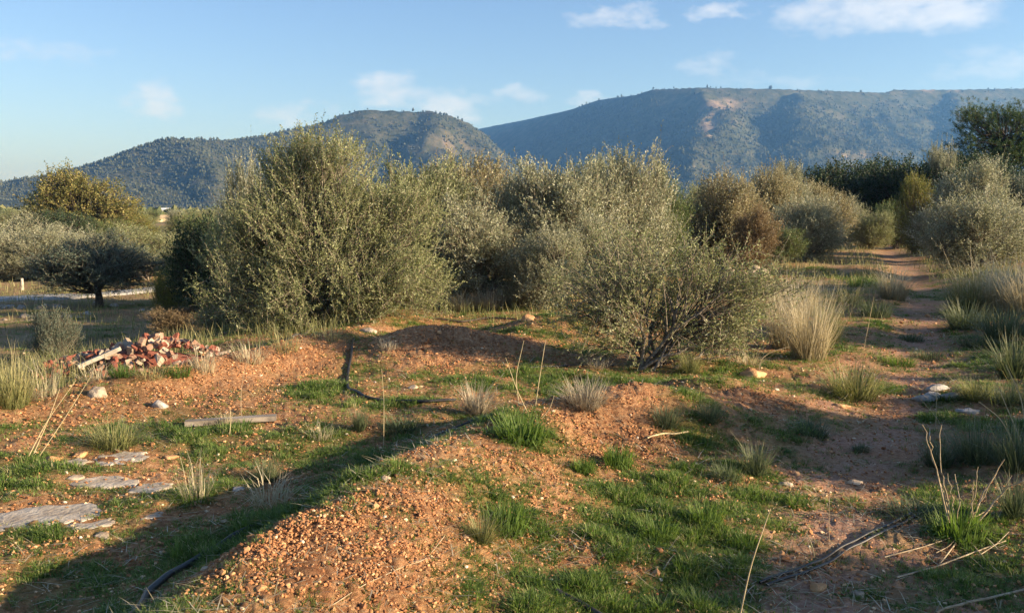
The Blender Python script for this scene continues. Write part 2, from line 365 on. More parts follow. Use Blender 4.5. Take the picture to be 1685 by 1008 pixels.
M['grass'] = leaf_mat('grass_blade', [(0, (.050, .085, .020)), (.4, (.115, .180, .040)), (.75, (.215, .280, .075)), (.93, (.36, .35, .14)), (1, (.52, .44, .24))], .45)
M['straw'] = leaf_mat('straw_blade', [(0, (.13, .115, .055)), (.35, (.31, .265, .155)), (.7, (.49, .42, .275)), (1, (.64, .57, .42))], .35)
M['straw_green'] = leaf_mat('greenish_straw_blade', [(0, (.070, .095, .030)), (.4, (.18, .19, .070)), (.75, (.38, .335, .16)), (1, (.60, .51, .30))], .35)
M['grey_tuft'] = leaf_mat('grey_green_blade', [(0, (.045, .065, .032)), (.4, (.105, .130, .062)), (.75, (.21, .215, .115)), (1, (.44, .39, .24))], .3)
M['pale_tuft'] = leaf_mat('pale_grey_blade', [(0, (.16, .13, .085)), (.4, (.31, .26, .18)), (.75, (.45, .39, .28)), (1, (.60, .54, .42))], .3)
M['clod'] = noise_mat('soil_clod', [(.25, (.24, .10, .042)), (.42, (.38, .19, .085)), (.58, (.50, .29, .14)), (.8, (.64, .45, .27))], 3.2, 4, .5, 60, coord='Object')
M['clod_bits'] = leaf_mat('earth_and_pebble', [(0, (.15, .055, .024)), (.25, (.34, .155, .065)), (.5, (.56, .32, .155)), (.75, (.64, .46, .28)), (1, (.66, .58, .46))], 0, .95)
M['pebble'] = noise_mat('pale_pebble', [(.25, (.28, .16, .09)), (.45, (.42, .29, .18)), (.6, (.52, .41, .29)), (.8, (.62, .54, .42))], 2.2, 4, .4, 60)
M['lime'] = noise_mat('limestone', [(.28, (.15, .10, .07)), (.42, (.26, .19, .13)), (.55, (.36, .285, .21)), (.75, (.47, .40, .31))], 7, 9, .8, 34, dist=.012)
M['slab'] = noise_mat('flat_bedrock', [(.28, (.19, .14, .10)), (.42, (.31, .25, .19)), (.55, (.41, .35, .28)), (.75, (.50, .44, .37))], 5, 9, .8, 30, dist=.012)
M['greystone'] = noise_mat('grey_limestone', [(.3, (.17, .15, .13)), (.5, (.33, .30, .27)), (.75, (.52, .49, .44))], 9, 8, .7, 34, dist=.012)
M['hose'] = noise_mat('black_polythene', [(.3, (.012, .012, .013)), (.7, (.035, .033, .032))], 20, 4, .1, rough=.45, spec=.4)
M['wood'] = noise_mat('weathered_wood', [(.3, (.09, .07, .055)), (.5, (.20, .165, .13)), (.7, (.34, .29, .24))], 9, 6, .5, 30, stretch=(.12, 1, 1))
M['palewood'] = noise_mat('pale_weathered_plank', [(.3, (.24, .20, .15)), (.5, (.38, .33, .26)), (.7, (.48, .44, .37))], 9, 6, .5, 30, stretch=(.12, 1, 1))
M['tile_red'] = noise_mat('broken_clay_red', [(.3, (.11, .032, .022)), (.5, (.20, .066, .042)), (.7, (.31, .14, .09))], 9, 6, .4, 40)
M['tile_pink'] = noise_mat('broken_clay_pink', [(.3, (.15, .075, .048)), (.5, (.25, .145, .098)), (.7, (.35, .25, .18))], 9, 6, .4, 40)
M['tile_pale'] = noise_mat('mortar_crusted_clay', [(.3, (.22, .15, .10)), (.5, (.36, .275, .20)), (.7, (.48, .40, .32))], 9, 6, .5, 40)
M['track'] = noise_mat('pale_track_concrete', [(.3, (.22, .20, .17)), (.6, (.38, .355, .32)), (.8, (.46, .43, .39))], 1.6, 6, .2)
M['house_wall'] = noise_mat('ochre_render', [(.3, (.50, .38, .22)), (.7, (.64, .52, .33))], 1.5, 4, .1)
M['white_wall'] = noise_mat('white_render', [(.3, (.66, .65, .62)), (.7, (.80, .79, .76))], .6, 4, .1)
M['roof'] = noise_mat('clay_roof', [(.3, (.36, .24, .13)), (.7, (.54, .41, .25))], 3, 4, .3)
M['window'] = noise_mat('dark_window', [(.3, (.03, .035, .04)), (.7, (.07, .075, .08))], 2, 2, 0, rough=.2)

# ------------------------------------------------------------------ ground sheet
def build_ground():
    rr = [.35]
    while rr[-1] < 9000:
        r = rr[-1]; rr.append(r * (1.06 if r < 2.2 else 1.0105 if r < 14 else 1.02 if r < 45 else 1.06))
    rr = np.array(rr)
    fine = np.linspace(-36, 36, 440); co = np.concatenate([np.linspace(36, 324, 110)[1:-1]])
    an = np.radians(np.concatenate([fine, co]))
    A, Rr = np.meshgrid(an, rr); x = np.sin(A) * Rr; y = np.cos(A) * Rr
    z = H(x, y)
    near = (1 - sstep(9, 22, Rr))
    rough = np.clip(1 - field(x, y, GREEN_W), 0.25, 1); bare = field(x, y, BARE_W)
    cl = np.abs(fbm(x * 9, y * 9, 3, 51, .6))
    z = z + near * rough * (.018 + .016 * bare) * (cl * 1.6) + near * fbm(x * 24, y * 24, 2, 61) * (.011 + .010 * bare)
    z = z - 3.0 * sstep(600, 1200, Rr)
    x0 = np.array([[0, 0, Hs(0, .2)]])
    V = np.concatenate([np.stack([x, y, z], -1).reshape(-1, 3), x0])
    nr, na = A.shape
    i = np.arange(nr - 1)[:, None] * na; j = np.arange(na)[None, :]; j2 = (j + 1) % na
    F = np.stack([i + j, i + na + j, i + na + j2, i + j2], -1).reshape(-1, 4)[:, ::-1]
    d, s, p = polyd(x, y, PATH); e = d
    pm = .9 * np.exp(-(e / (.6 + .012 * Rr)) ** 2) * (1 - .25 * sstep(11, 20, Rr)) * (1 - sstep(60, 90, Rr)) * np.clip(.75 + fbm(x * 2, y * 2, 3, 71), 0, 1)
    pm = np.maximum(pm, .75 * sstep(.2, 1.0, x - .12 * y) * (1 - sstep(4, 9, y)) * np.clip(.6 + fbm(x * 1.4, y * 1.4, 3, 73), 0, 1))
    g = np.clip(green(x, y), 0, 1) * .72 * (1 - .0 * Rr)
    d2, s2, p2 = polyd(x, y, EDGE); left = sstep(.5, 3, d2 * s2)
    dry = np.clip(.75 * left * np.clip(.55 + 1.2 * fbm(x * .5, y * .5, 3, 81), 0, 1) * (1 - g), 0, 1)
    dry = np.maximum(dry, sstep(13, 18, y) * np.clip(.35 + 1.5 * fbm(x * .6, y * .6, 3, 83), 0, .9) * (1 - pm) * (1 - g))
    far = sstep(40, 90, Rr)
    add = lambda a: np.concatenate([a.ravel(), [0]])
    me = mesh_np('ground', V, F, dict(path=add(pm), green=add(g), dry=add(dry), far=add(far)), True, [M['ground']])
    o = link('ground', me); tag(o, 'orange red earth with moss and trodden stony path', kind='structure')
build_ground()

# ------------------------------------------------------------------ mountains
def rp(px, py, Y):
    a, b = ray(px, py); return (a * Y, Y, EYE + b * Y)
RIDGE_MAIN = [rp(*q) for q in ((2300, 150, 3700), (2000, 150, 3600), (1800, 140, 3450), (1685, 141, 3350), (1580, 143, 3250), (1475, 143, 3150), (1460, 148, 3100), (1380, 145, 3000), (1265, 141, 2900), (1150, 139, 2850), (1075, 142, 2950), (1045, 152, 3080), (985, 160, 3350), (940, 176, 3600), (870, 192, 3900), (800, 206, 4250), (700, 225, 4700))]
RIDGE_LEFT = [rp(*q) for q in ((960, 350, 2480), (900, 318, 2480), (850, 268, 2480), (800, 216, 2480), (770, 196, 2460), (740, 184, 2430), (690, 178, 2400), (640, 176, 2370), (600, 174, 2350), (560, 183, 2330), (520, 202, 2300), (480, 208, 2260), (440, 218, 2200), (385, 226, 2120), (330, 223, 2050), (270, 222, 1980), (215, 240, 1940), (150, 264, 1900), (90, 280, 1860), (0, 296, 1800), (-120, 312, 1750), (-300, 335, 1700))]
SPURS = [  # crest (px, py, Y), side slope
    ([(1165, 150, 2820), (1180, 185, 2560), (1165, 222, 2330), (1150, 262, 2080), (1140, 300, 1850), (1130, 335, 1650)], .62),
    ([(1310, 150, 2850), (1325, 180, 2620), (1345, 215, 2400), (1350, 258, 2150), (1345, 300, 1900), (1340, 335, 1700)], .58),
    ([(1560, 150, 3200), (1575, 180, 2950), (1600, 215, 2700), (1620, 260, 2400), (1640, 310, 2050)], .5),
    ([(690, 180, 2400), (702, 205, 2270), (716, 238, 2130), (728, 275, 1960), (735, 315, 1760)], .66),
    ([(530, 205, 2300), (545, 235, 2180), (548, 270, 2040), (545, 310, 1850)], .6),
    ([(300, 228, 2000), (318, 250, 1900), (330, 275, 1800), (340, 305, 1680), (350, 335, 1540)], .55),
    ([(150, 270, 1900), (165, 290, 1800), (180, 315, 1680), (190, 338, 1560)], .5),
    ([(60, 290, 1840), (70, 310, 1750), (80, 335, 1600)], .5),
    ([(430, 224, 2190), (445, 255, 2060), (450, 290, 1900), (450, 330, 1700)], .55),
    
    ([(1460, 165, 3050), (1470, 225, 2700), (1470, 270, 2400), (1480, 315, 2050)], .42),
    ([(1000, 318, 1900), (1090, 300, 1820), (1190, 300, 1780), (1260, 325, 1720)], .3),
]
def mountain_h(x, y):
    def ridge(pts, D, pw):
        d, s, p = polyd(x, y, pts); hz = np.interp(p, np.arange(len(pts)), [q[2] for q in pts])
        return np.where(s < 0, hz * np.clip(1 - d / (D * 3.2), 0, 1), hz * np.clip(1 - d / D, 0, 1) ** pw), d
    a, da = ridge(RIDGE_MAIN, 690, 1.4); b, db = ridge(RIDGE_LEFT, 540, 1.35)
    h = np.maximum(a, b); crest = np.minimum(da, db)
    wob = 55 * fbm(x * .004, y * .004, 3, 141); wob2 = 55 * fbm(x * .004, y * .004, 3, 147)
    k = 10.0
    for pts, sl in SPURS:
        wp = [rp(*q) for q in pts]
        d, s, p = polyd(x + wob, y + wob2, wp); hz = np.interp(p, np.arange(len(wp)), [q[2] for q in wp])
        c = hz + 4 - sl * (np.sqrt(d * d + 400) - 20) * (1 - .25 * sstep(80, 300, d))
        mx = np.maximum(h, c); h = mx + k * .6 * np.exp(-np.abs(h - c) / k) * (crest > 40)
    nz = (1 - np.abs(fbm(x * .005, y * .005, 4, 101, .5)) * 2.2) * 22 + fbm(x * .02, y * .02, 4, 111) * 8
    h = h + (nz - 12) * sstep(20, 260, crest) * sstep(0, 60, h) + fbm(x * .03, y * .03, 2, 121) * 1.2
    return h - 9
ROCK = [(1185, 172, 45, 10, .7), (1176, 190, 22, 14, .9), (1168, 212, 12, 12, 1.3), (1182, 202, 22, 8, .8), (1170, 275, 50, 6, .4), (1400, 255, 45, 6, .4), (730, 240, 40, 22, .35), (1550, 148, 32, 2.2, 1.3)]
def build_mountains():
    na, nr = 760, 230
    az = np.radians(np.linspace(-48, 48, na)); rr = np.linspace(1350, 4700, nr)
    A, Y = np.meshgrid(az, rr); x = np.tan(A) * Y * 1.0; y = Y
    z = mountain_h(x, y)
    z = np.where((Y <= 1352) | (np.abs(A) > R(47.9)), -12, z)
    V = np.stack([x, y, z], -1).reshape(-1, 3)
    i = np.arange(nr - 1)[:, None] * na; j = np.arange(na - 1)[None, :]
    F = np.stack([i + j, i + j + 1, i + na + j + 1, i + na + j], -1).reshape(-1, 4)
    # where bare rock lies on the slope
    c, s = math.cos(PITCH), math.sin(PITCH)
    yy = y * c - (z - EYE) * s; vv = y * s + (z - EYE) * c
    px = CX + FPX * x / yy; py = CY - FPX * vv / yy
    rk = np.zeros(x.shape)
    for qx, qy, rx, ry, w in ROCK: rk = np.maximum(rk, w * np.exp(-((px - qx) / rx) ** 2 - ((py - qy) / ry) ** 2))
    rk = np.clip(rk * (.40 + 2.4 * fbm(x * .014, y * .014, 4, 131, .65)), 0, .85)
    m, nt, N, L = new_mat('scrub_hillside')
    geo = N('ShaderNodeNewGeometry')
    def noise(scale, det=6, rough=.6):
        n = N('ShaderNodeTexNoise'); n.inputs['Scale'].default_value = scale; n.inputs['Detail'].default_value = det; n.inputs['Roughness'].default_value = rough
        L(geo.outputs['Position'], n.inputs['Vector']); return n.outputs['Fac']
    r1 = ramp(N, [(.34, (.022, .028, .014)), (.46, (.042, .047, .024)), (.56, (.068, .067, .039)), (.70, (.11, .096, .062))]); L(noise(.03, 10, .72), r1.inputs[0])
    r2 = ramp(N, [(.35, (.18, .125, .085)), (.55, (.29, .21, .145)), (.7, (.40, .31, .23))]); L(noise(.05, 8, .7), r2.inputs[0])
    at_ = N('ShaderNodeAttribute'); at_.attribute_name = 'rock'
    x_ = N('ShaderNodeMix'); x_.data_type = 'RGBA'; L(at_.outputs['Fac'], x_.inputs[0]); L(r1.outputs[0], x_.inputs[6]); L(r2.outputs[0], x_.inputs[7])
    bs = N('ShaderNodeBsdfPrincipled'); bs.inputs['Roughness'].default_value = 1; bs.inputs['Specular IOR Level'].default_value = 0
    L(x_.outputs[2], bs.inputs['Base Color'])
    b = N('ShaderNodeBump'); b.inputs['Strength'].default_value = .8; b.inputs['Distance'].default_value = 5; L(noise(.09, 6, .65), b.inputs['Height']); L(b.outputs[0], bs.inputs['Normal'])
    o_ = N('ShaderNodeOutputMaterial'); L(bs.outputs[0], o_.inputs[0])
    me = mesh_np('mountains', V, F, dict(rock=rk.ravel()), True, [m])
    tag(link('mountains', me), 'long blue hazed mountain ridge with pine covered spurs', kind='structure')
    return x, y, z, rk
MX, MY, MZ, MRK = build_mountains()

def blob_kinds(name, mat, cone):
    out = []
    for q in range(5):
        rng = np.random.RandomState(50 + q); k = 7; an = np.arange(k) / k * 2 * np.pi
        rows = [(.30, .22), (.50, .38), (.42 if not cone else .34, .66), (.22, .88)]
        V = [np.stack([np.cos(an + i * .4) * r, np.sin(an + i * .4) * r, np.full(k, z)], -1) for i, (r, z) in enumerate(rows)]
        V = np.concatenate(V + [[[0, 0, .1]], [[0, 0, 1.0]]]); V = V * (1 + rng.uniform(-.3, .3, (len(V), 1))); f = []
        for i in range(3):
            for a in range(k):
                b = (a + 1) % k; f += [(i * k + a, i * k + b, (i + 1) * k + b), (i * k + a, (i + 1) * k + b, (i + 1) * k + a)]
        for a in range(k):
            b = (a + 1) % k; f += [(4 * k, b, a), (3 * k + a, 3 * k + b, 4 * k + 1)]
        out.append(mesh_np(name, V, np.array(f), dict(tint=np.full(len(V), 0.0) + rng.uniform(-.08, .08, len(V))), False, [mat]))
    return out
def build_forest():
    rng = np.random.RandomState(11); n = 200000
    az = np.radians(rng.uniform(-38, 38, n)); y = rng.uniform(1400, 3500, n); x = np.tan(az) * y
    z = mountain_h(x, y)
    dens = .72 + 1.7 * fbm(x * .0035, y * .0035, 3, 151) + .35 * (1 - sstep(20, 260, z))
    c, s = math.cos(PITCH), math.sin(PITCH); yy = y * c - (z - EYE) * s; vv = y * s + (z - EYE) * c
    px = CX + FPX * x / yy; py = CY - FPX * vv / yy
    rk = np.zeros(n)
    for qx, qy, rx, ry, w in ROCK: rk = np.maximum(rk, w * np.exp(-((px - qx) / rx) ** 2 - ((py - qy) / ry) ** 2))
    top = sstep(.0, 1, (py - 150) / 60) * (px > 830) + (px <= 830) * np.where(px > 530, .25 + .5 * sstep(200, 260, py), 1.0)
    keep = (rng.rand(n) < np.clip(dens, .05, .9) * (1 - rk) * np.clip(top, .06, 1)) & (z > -9.5)
    P = np.stack([x, y, z - .6], -1)[keep]; k = len(P)
    sz = (2.4 + 5.4 * rng.rand(k) ** 2.0) * (.66 + .34 * sstep(1600, 2600, P[:, 1])); h = sz * rng.uniform(.9, 1.5, k)
    m = leaf_mat('far_pine_crowns', [(0, (.024, .031, .016)), (.5, (.044, .051, .026)), (1, (.078, .082, .045))], .0, .9)
    print('forest', k); gn_scatter('mountain_forest', P, np.stack([sz, sz, h], -1), rng.rand(k) * 6.28, rng.rand(k), rng.randint(0, 5, k), blob_kinds('far_pine', m, True), 'scattered pine wood on the mountain slopes')
build_forest()

# ------------------------------------------------------------------ plant builders
def leaf_quads(rng, P, D, L, W, tint, droop=0.0):
    n = len(P); rnd = norm(rng.normal(size=(n, 3))); S = norm(np.cross(D, rnd))
    L = L[:, None]; W = W[:, None]
    mid = P + D * L * .45
    tip = P + D * L; tip[:, 2] -= droop * L[:, 0]
    V = np.stack([P, mid + S * W * .5, tip, mid - S * W * .5], 1).reshape(-1, 3)
    F = np.arange(n * 4).reshape(n, 4)
    return V, F, np.repeat(tint, 4)
def crown_points(rng, lobes, n, inner=.35, pw=.6):
    lob = np.array(lobes, float); w = (lob[:, 3] * lob[:, 4] * lob[:, 5]) ** .72; idx = rng.choice(len(lob), n, p=w / w.sum())
    d = norm(rng.normal(size=(n, 3))); r = inner + (1 - inner) * rng.rand(n) ** pw
    q = lob[idx]; P = q[:, :3] + d * q[:, 3:6] * r[:, None]
    return P, norm(d / q[:, 3:6]), idx
def build_bush(name, seed, lobes, clumps, twigs, leaves, leaf=(.055, .012), twig_len=(.22, .42), up=.8, out=.6, rnd=.45, sig=.12, stems=7, stem_r=.03, tang=45, tint_var=.2, low=.02, base_r=.15, inner=.35, trunk=None, limb=1.0, leaf_start=.15):
    """a shrub or tree: stems and limbs, leafy twigs, leaves; returns three meshes"""
    rng = np.random.RandomState(seed)
    C, N_, idx = crown_points(rng, lobes, clumps, inner); C[:, 2] = np.maximum(C[:, 2], low + .03)
    parts = []
    lob = np.array(lobes, float); ctr = lob[:, :3].mean(0)
    top0 = np.zeros(3)
    if trunk:
        th, tr = trunk
        pts = np.array([[0, 0, -.12], [.03 * th, 0, th * .35], [-.03 * th, .03 * th, th * .7], [0, 0, th]]); parts.append(tube(bez(pts[0], pts[1], pts[3], 7), np.linspace(tr * 1.35, tr * .85, 7), 8)); top0 = pts[3]
    ends = []
    for i in range(stems):
        a = rng.rand() * 6.28; b0 = top0 + np.array([math.cos(a) * base_r * rng.rand(), math.sin(a) * base_r * rng.rand(), -.06 if not trunk else 0])
        e = C[rng.randint(len(C))] * np.array([.8, .8, .85]); mid = (b0 + e) / 2 + np.array([0, 0, .12 * np.linalg.norm(e)]) + rng.normal(size=3) * .08
        pts = bez(b0, mid, e, 8); pts[1:-1] += rng.normal(size=(6, 3)) * .02 * np.linalg.norm(e)
        parts.append(tube(pts, np.linspace(stem_r, stem_r * .3, 8) * rng.uniform(.7, 1.2), 5)); ends.append(pts)
    if not ends: ends = [np.array([[0, 0, 0.0]] * 8)]
    for c in C:
        best = min(range(len(ends)), key=lambda q: np.linalg.norm(ends[q][5] - c)); e = ends[best]
        k = rng.randint(2, 7); s = e[k]; mid = (s + c) / 2 + rng.normal(size=3) * .1 * np.linalg.norm(c - s)
        parts.append(tube(bez(s, mid, c, 4), np.linspace(stem_r * .36, stem_r * .12, 4) * limb, 3))
    tv, tf = cat_parts(parts); trunk_me = mesh_np(name + '_trunk', tv, tf, smooth=True)
    n = clumps * twigs
    ci = np.repeat(np.arange(clumps), twigs); B = C[ci] + rng.normal(size=(n, 3)) * sig
    B[:, 2] = np.maximum(B[:, 2], low)
    od = norm(B - ctr * np.array([1, 1, .6])); D = norm(od * out + N_[ci] * out * .6 + np.array([0, 0, up]) + rng.normal(size=(n, 3)) * rnd)
    Lt = rng.uniform(*twig_len, n); Lt = Lt * np.where(rng.rand(n) < .09, rng.uniform(1.3, 2.1, n), 1); B = B - D * Lt[:, None] * .5; B[:, 2] = np.maximum(B[:, 2], low * .5)
    # twig prisms
    rr = .0028 * (twig_len[1] / .42); S = norm(np.cross(D, norm(rng.normal(size=(n, 3))))); U = np.cross(D, S)
    ring = [S, -S * .5 + U * .87, -S * .5 - U * .87]
    V = np.concatenate([np.stack([B + q * rr for q in ring], 1), np.stack([B + D * Lt[:, None] + q * rr * .4 for q in ring], 1)], 1).reshape(-1, 3)
    f = np.array([[0, 1, 4, 3], [1, 2, 5, 4], [2, 0, 3, 5]]); F = (f[None] + (np.arange(n) * 6)[:, None, None]).reshape(-1, 4)
    twig_me = mesh_np(name + '_twigs', V, F, smooth=False)
    # leaves in pairs
    t = np.linspace(leaf_start, 1.0, leaves); T = np.tile(t, n); I = np.repeat(np.arange(n), leaves)
    P = B[I] + D[I] * (Lt[I] * T)[:, None]
    ph = np.tile(np.arange(leaves) * math.pi * .5 + (np.arange(leaves) % 2) * math.pi, n) + rng.rand(n)[I] * 6.28
    side = S[I] * np.cos(ph)[:, None] + U[I] * np.sin(ph)[:, None]
    ta = math.radians(tang); LD = norm(D[I] * math.cos(ta) + side * math.sin(ta) + rng.normal(size=P.shape) * .18)
    ll = leaf[0] * rng.uniform(.65, 1.2, len(P)) * (1.05 - .35 * T); lw = leaf[1] * rng.uniform(.8, 1.25, len(P))
    clt = rng.normal(size=clumps) * tint_var * .45
    tint = np.clip(.45 + clt[ci][I] + rng.normal(size=n)[I] * tint_var * .4 + rng.normal(size=len(P)) * tint_var, 0, 1)
    v, f, tt = leaf_quads(rng, P, LD, ll, lw, tint)
    leaf_me = mesh_np(name + '_crown', v, f, dict(tint=tt))
    return dict(trunk=trunk_me, twigs=twig_me, crown=leaf_me, h=float(np.percentile(v[:, 2], 99.7)), w=float(2 * np.percentile(np.hypot(v[:, 0], v[:, 1]), 97.5)))
def plant(name, label, cat, loc, arch, leafm, scale=(1, 1, 1), rz=0, bark='bark', twig='twig', group=None):
    e = empty(name, loc, rz, scale); tag(e, label, cat, group)
    link('trunk', arch['trunk'], e, M[bark]); link('twigs', arch['twigs'], e, M[twig]); link('crown', arch['crown'], e, M[leafm])
    return e
def spot(px, d):
    """a place on the land in the direction of a photo column, d metres ahead"""
    x = ray(px, 345)[0] * d; return np.array([x, d, Hs(x, d)])
def size_for(px_w, top_py, d, zbase):
    ztop = EYE + ray(842, top_py)[1] * d
    return px_w / FPX * d, ztop - zbase

# ---- the two shrubs in front
HERO = build_bush('large_shrub', 101, bumpy([(0, 0, 1.05, 1.45, 1.2, .90), (.30, .1, 2.18, .50, .55, .56), (-.40, .2, 2.12, .46, .5, .56), (0, .1, 1.6, .8, .7, .5), (-1.15, .1, .95, .62, .7, .68), (1.22, 0, 1.12, .62, .7, .80),
                   (.2, -.6, .55, 1.30, .8, .55), (1.05, -.2, .55, .80, .7, .52), (-1.0, -.3, .5, .75, .7, .5), (.85, .1, 1.55, .48, .5, .48), (-.85, .1, 1.42, .42, .5, .42)], 30, 20, r=(.09, .17)),
                  560, 14, 17, leaf=(.056, .0135), twig_len=(.22, .46), up=.85, out=.55, rnd=.62, sig=.115, stems=16, stem_r=.042, inner=.42, tint_var=.21, base_r=.6)
p = spot(528, 13.2)
plant('olive_shrub', 'largest wild olive shrub, full to the ground, behind the orange earth bank', 'shrub', p, HERO, 'olive')
SPARSE = build_bush('open_shrub', 202, [(-.62, 0, 1.02, .50, .55, .44), (.05, 0, 1.20, .66, .55, .42), (.65, 0, .98, .60, .55, .40), (1.08, -.1, .98, .34, .3, .28), (-.45, -.15, .70, .62, .5, .40), (.55, .1, .62, .68, .5, .36), (-.85, 0, .72, .30, .3, .36), (0, 0, .55, .6, .4, .35), (.75, -.1, .40, .42, .35, .26), (-.5, -.1, .36, .42, .35, .25), (1.0, 0, .62, .32, .3, .3)],
                    200, 9, 12, leaf=(.050, .0125), twig_len=(.16, .44), up=.45, out=.85, rnd=.75, sig=.085, stems=22, stem_r=.021, inner=.2, tint_var=.26, base_r=.34, limb=1.4)
p = at(1072, 602)
plant('olive_shrub', 'open wild olive shrub with bare grey stems beside the dry grass', 'shrub', p, SPARSE, 'olive', (1.03, 1, .92), bark='bark')

# ---- kinds for the shrubs behind
ROUND = build_bush('round_shrub', 303, bumpy([(0, 0, .95, .85, .85, .8), (.3, .1, 1.4, .5, .5, .5), (-.35, 0, 1.3, .5, .5, .48), (.5, -.2, .7, .5, .5, .5), (-.5, .1, .65, .5, .5, .5), (0, -.3, .5, .7, .5, .45)], 16, 21),
                   260, 10, 12, leaf=(.064, .016), twig_len=(.2, .38), up=.8, out=.6, rnd=.5, sig=.11, stems=8, stem_r=.03, inner=.4, tint_var=.22)
TALL = build_bush('upright_shrub', 404, bumpy([(0, 0, 1.0, .80, .75, .90), (.35, 0, 1.5, .48, .45, .45), (-.38, .1, 1.42, .48, .45, .45), (.55, 0, .8, .45, .45, .6), (-.52, 0, .7, .5, .45, .6), (0, -.2, .5, .8, .5, .45), (.0, .1, 1.65, .42, .4, .34)], 16, 23),
                  260, 10, 12, leaf=(.062, .015), twig_len=(.24, .44), up=1.1, out=.5, rnd=.45, sig=.11, stems=9, stem_r=.028, inner=.4, tint_var=.22)
TREE = build_bush('olive_tree_kind', 505, bumpy([(0, 0, 1.35, .80, .8, .42), (-.55, 0, 1.2, .45, .5, .38), (.55, .1, 1.25, .48, .5, .40), (0, -.3, 1.10, .6, .5, .40), (-.7, .1, 1.0, .36, .4, .3), (.7, -.1, 1.05, .38, .4, .32), (.2, -.2, .80, .5, .4, .28), (-.35, .2, .78, .42, .4, .28), (-.4, -.2, .60, .45, .4, .26), (.45, -.1, .62, .45, .4, .26), (.25, .1, 1.72, .42, .45, .36), (-.3, 0, 1.5, .35, .4, .28)], 16, 25),
                  210, 10, 11, leaf=(.062, .016), twig_len=(.18, .36), up=.4, out=.7, rnd=.6, sig=.10, stems=6, stem_r=.05, inner=.3, tint_var=.22, trunk=(.40, .06), base_r=.05)
DENSE = build_bush('dense_shrub', 606, bumpy([(0, 0, .9, .9, .8, .85), (.5, 0, 1.2, .5, .5, .55), (-.5, 0, 1.15, .52, .5, .55), (0, .1, 1.55, .5, .5, .4), (0, -.3, .5, .9, .6, .5)], 14, 21),
                   260, 9, 9, leaf=(.060, .030), twig_len=(.16, .3), up=.5, out=.9, rnd=.5, sig=.10, stems=6, stem_r=.04, inner=.55, tint_var=.26)
def wild(seed, n=9, wide=1.0):
    rng = np.random.RandomState(seed); L_ = [(0, 0, .85, .62 * wide, .6, .70)]
    for i in range(n):
        a = rng.rand() * 6.28; r = rng.uniform(.25, .62) * wide; z = rng.uniform(.45, 1.55) * (1 - .25 * r); k = rng.uniform(.24, .46)
        L_.append((math.cos(a) * r, math.sin(a) * r, max(z, k * .8), k, k, k * rng.uniform(.85, 1.5)))
    return L_
WILD = [build_bush('wild_shrub', 900 + q, bumpy(wild(40 + q, 9, (1.0, 1.15, .9)[q]), 14, 60 + q, (.16, .30)), 210, 12, 12, leaf=(.060, .015), twig_len=(.18, .40), up=(.7, .95, .5)[q], out=.65, rnd=.6, sig=.075, stems=10, stem_r=.028, inner=.45, tint_var=.27) for q in range(3)]
def shrub(px, d, top, w, kind, leafm, label, name='olive_shrub', cat='shrub', rz=0, bark='bark', twig='twig', group=None, depth=None):
    p = spot(px, d); W, h = size_for(w, top, d, p[2]); s = W / kind['w']
    return plant(name, label, cat, p, kind, leafm, (s, s if depth is None else depth * s, h / kind['h']), rz, bark, twig, group)
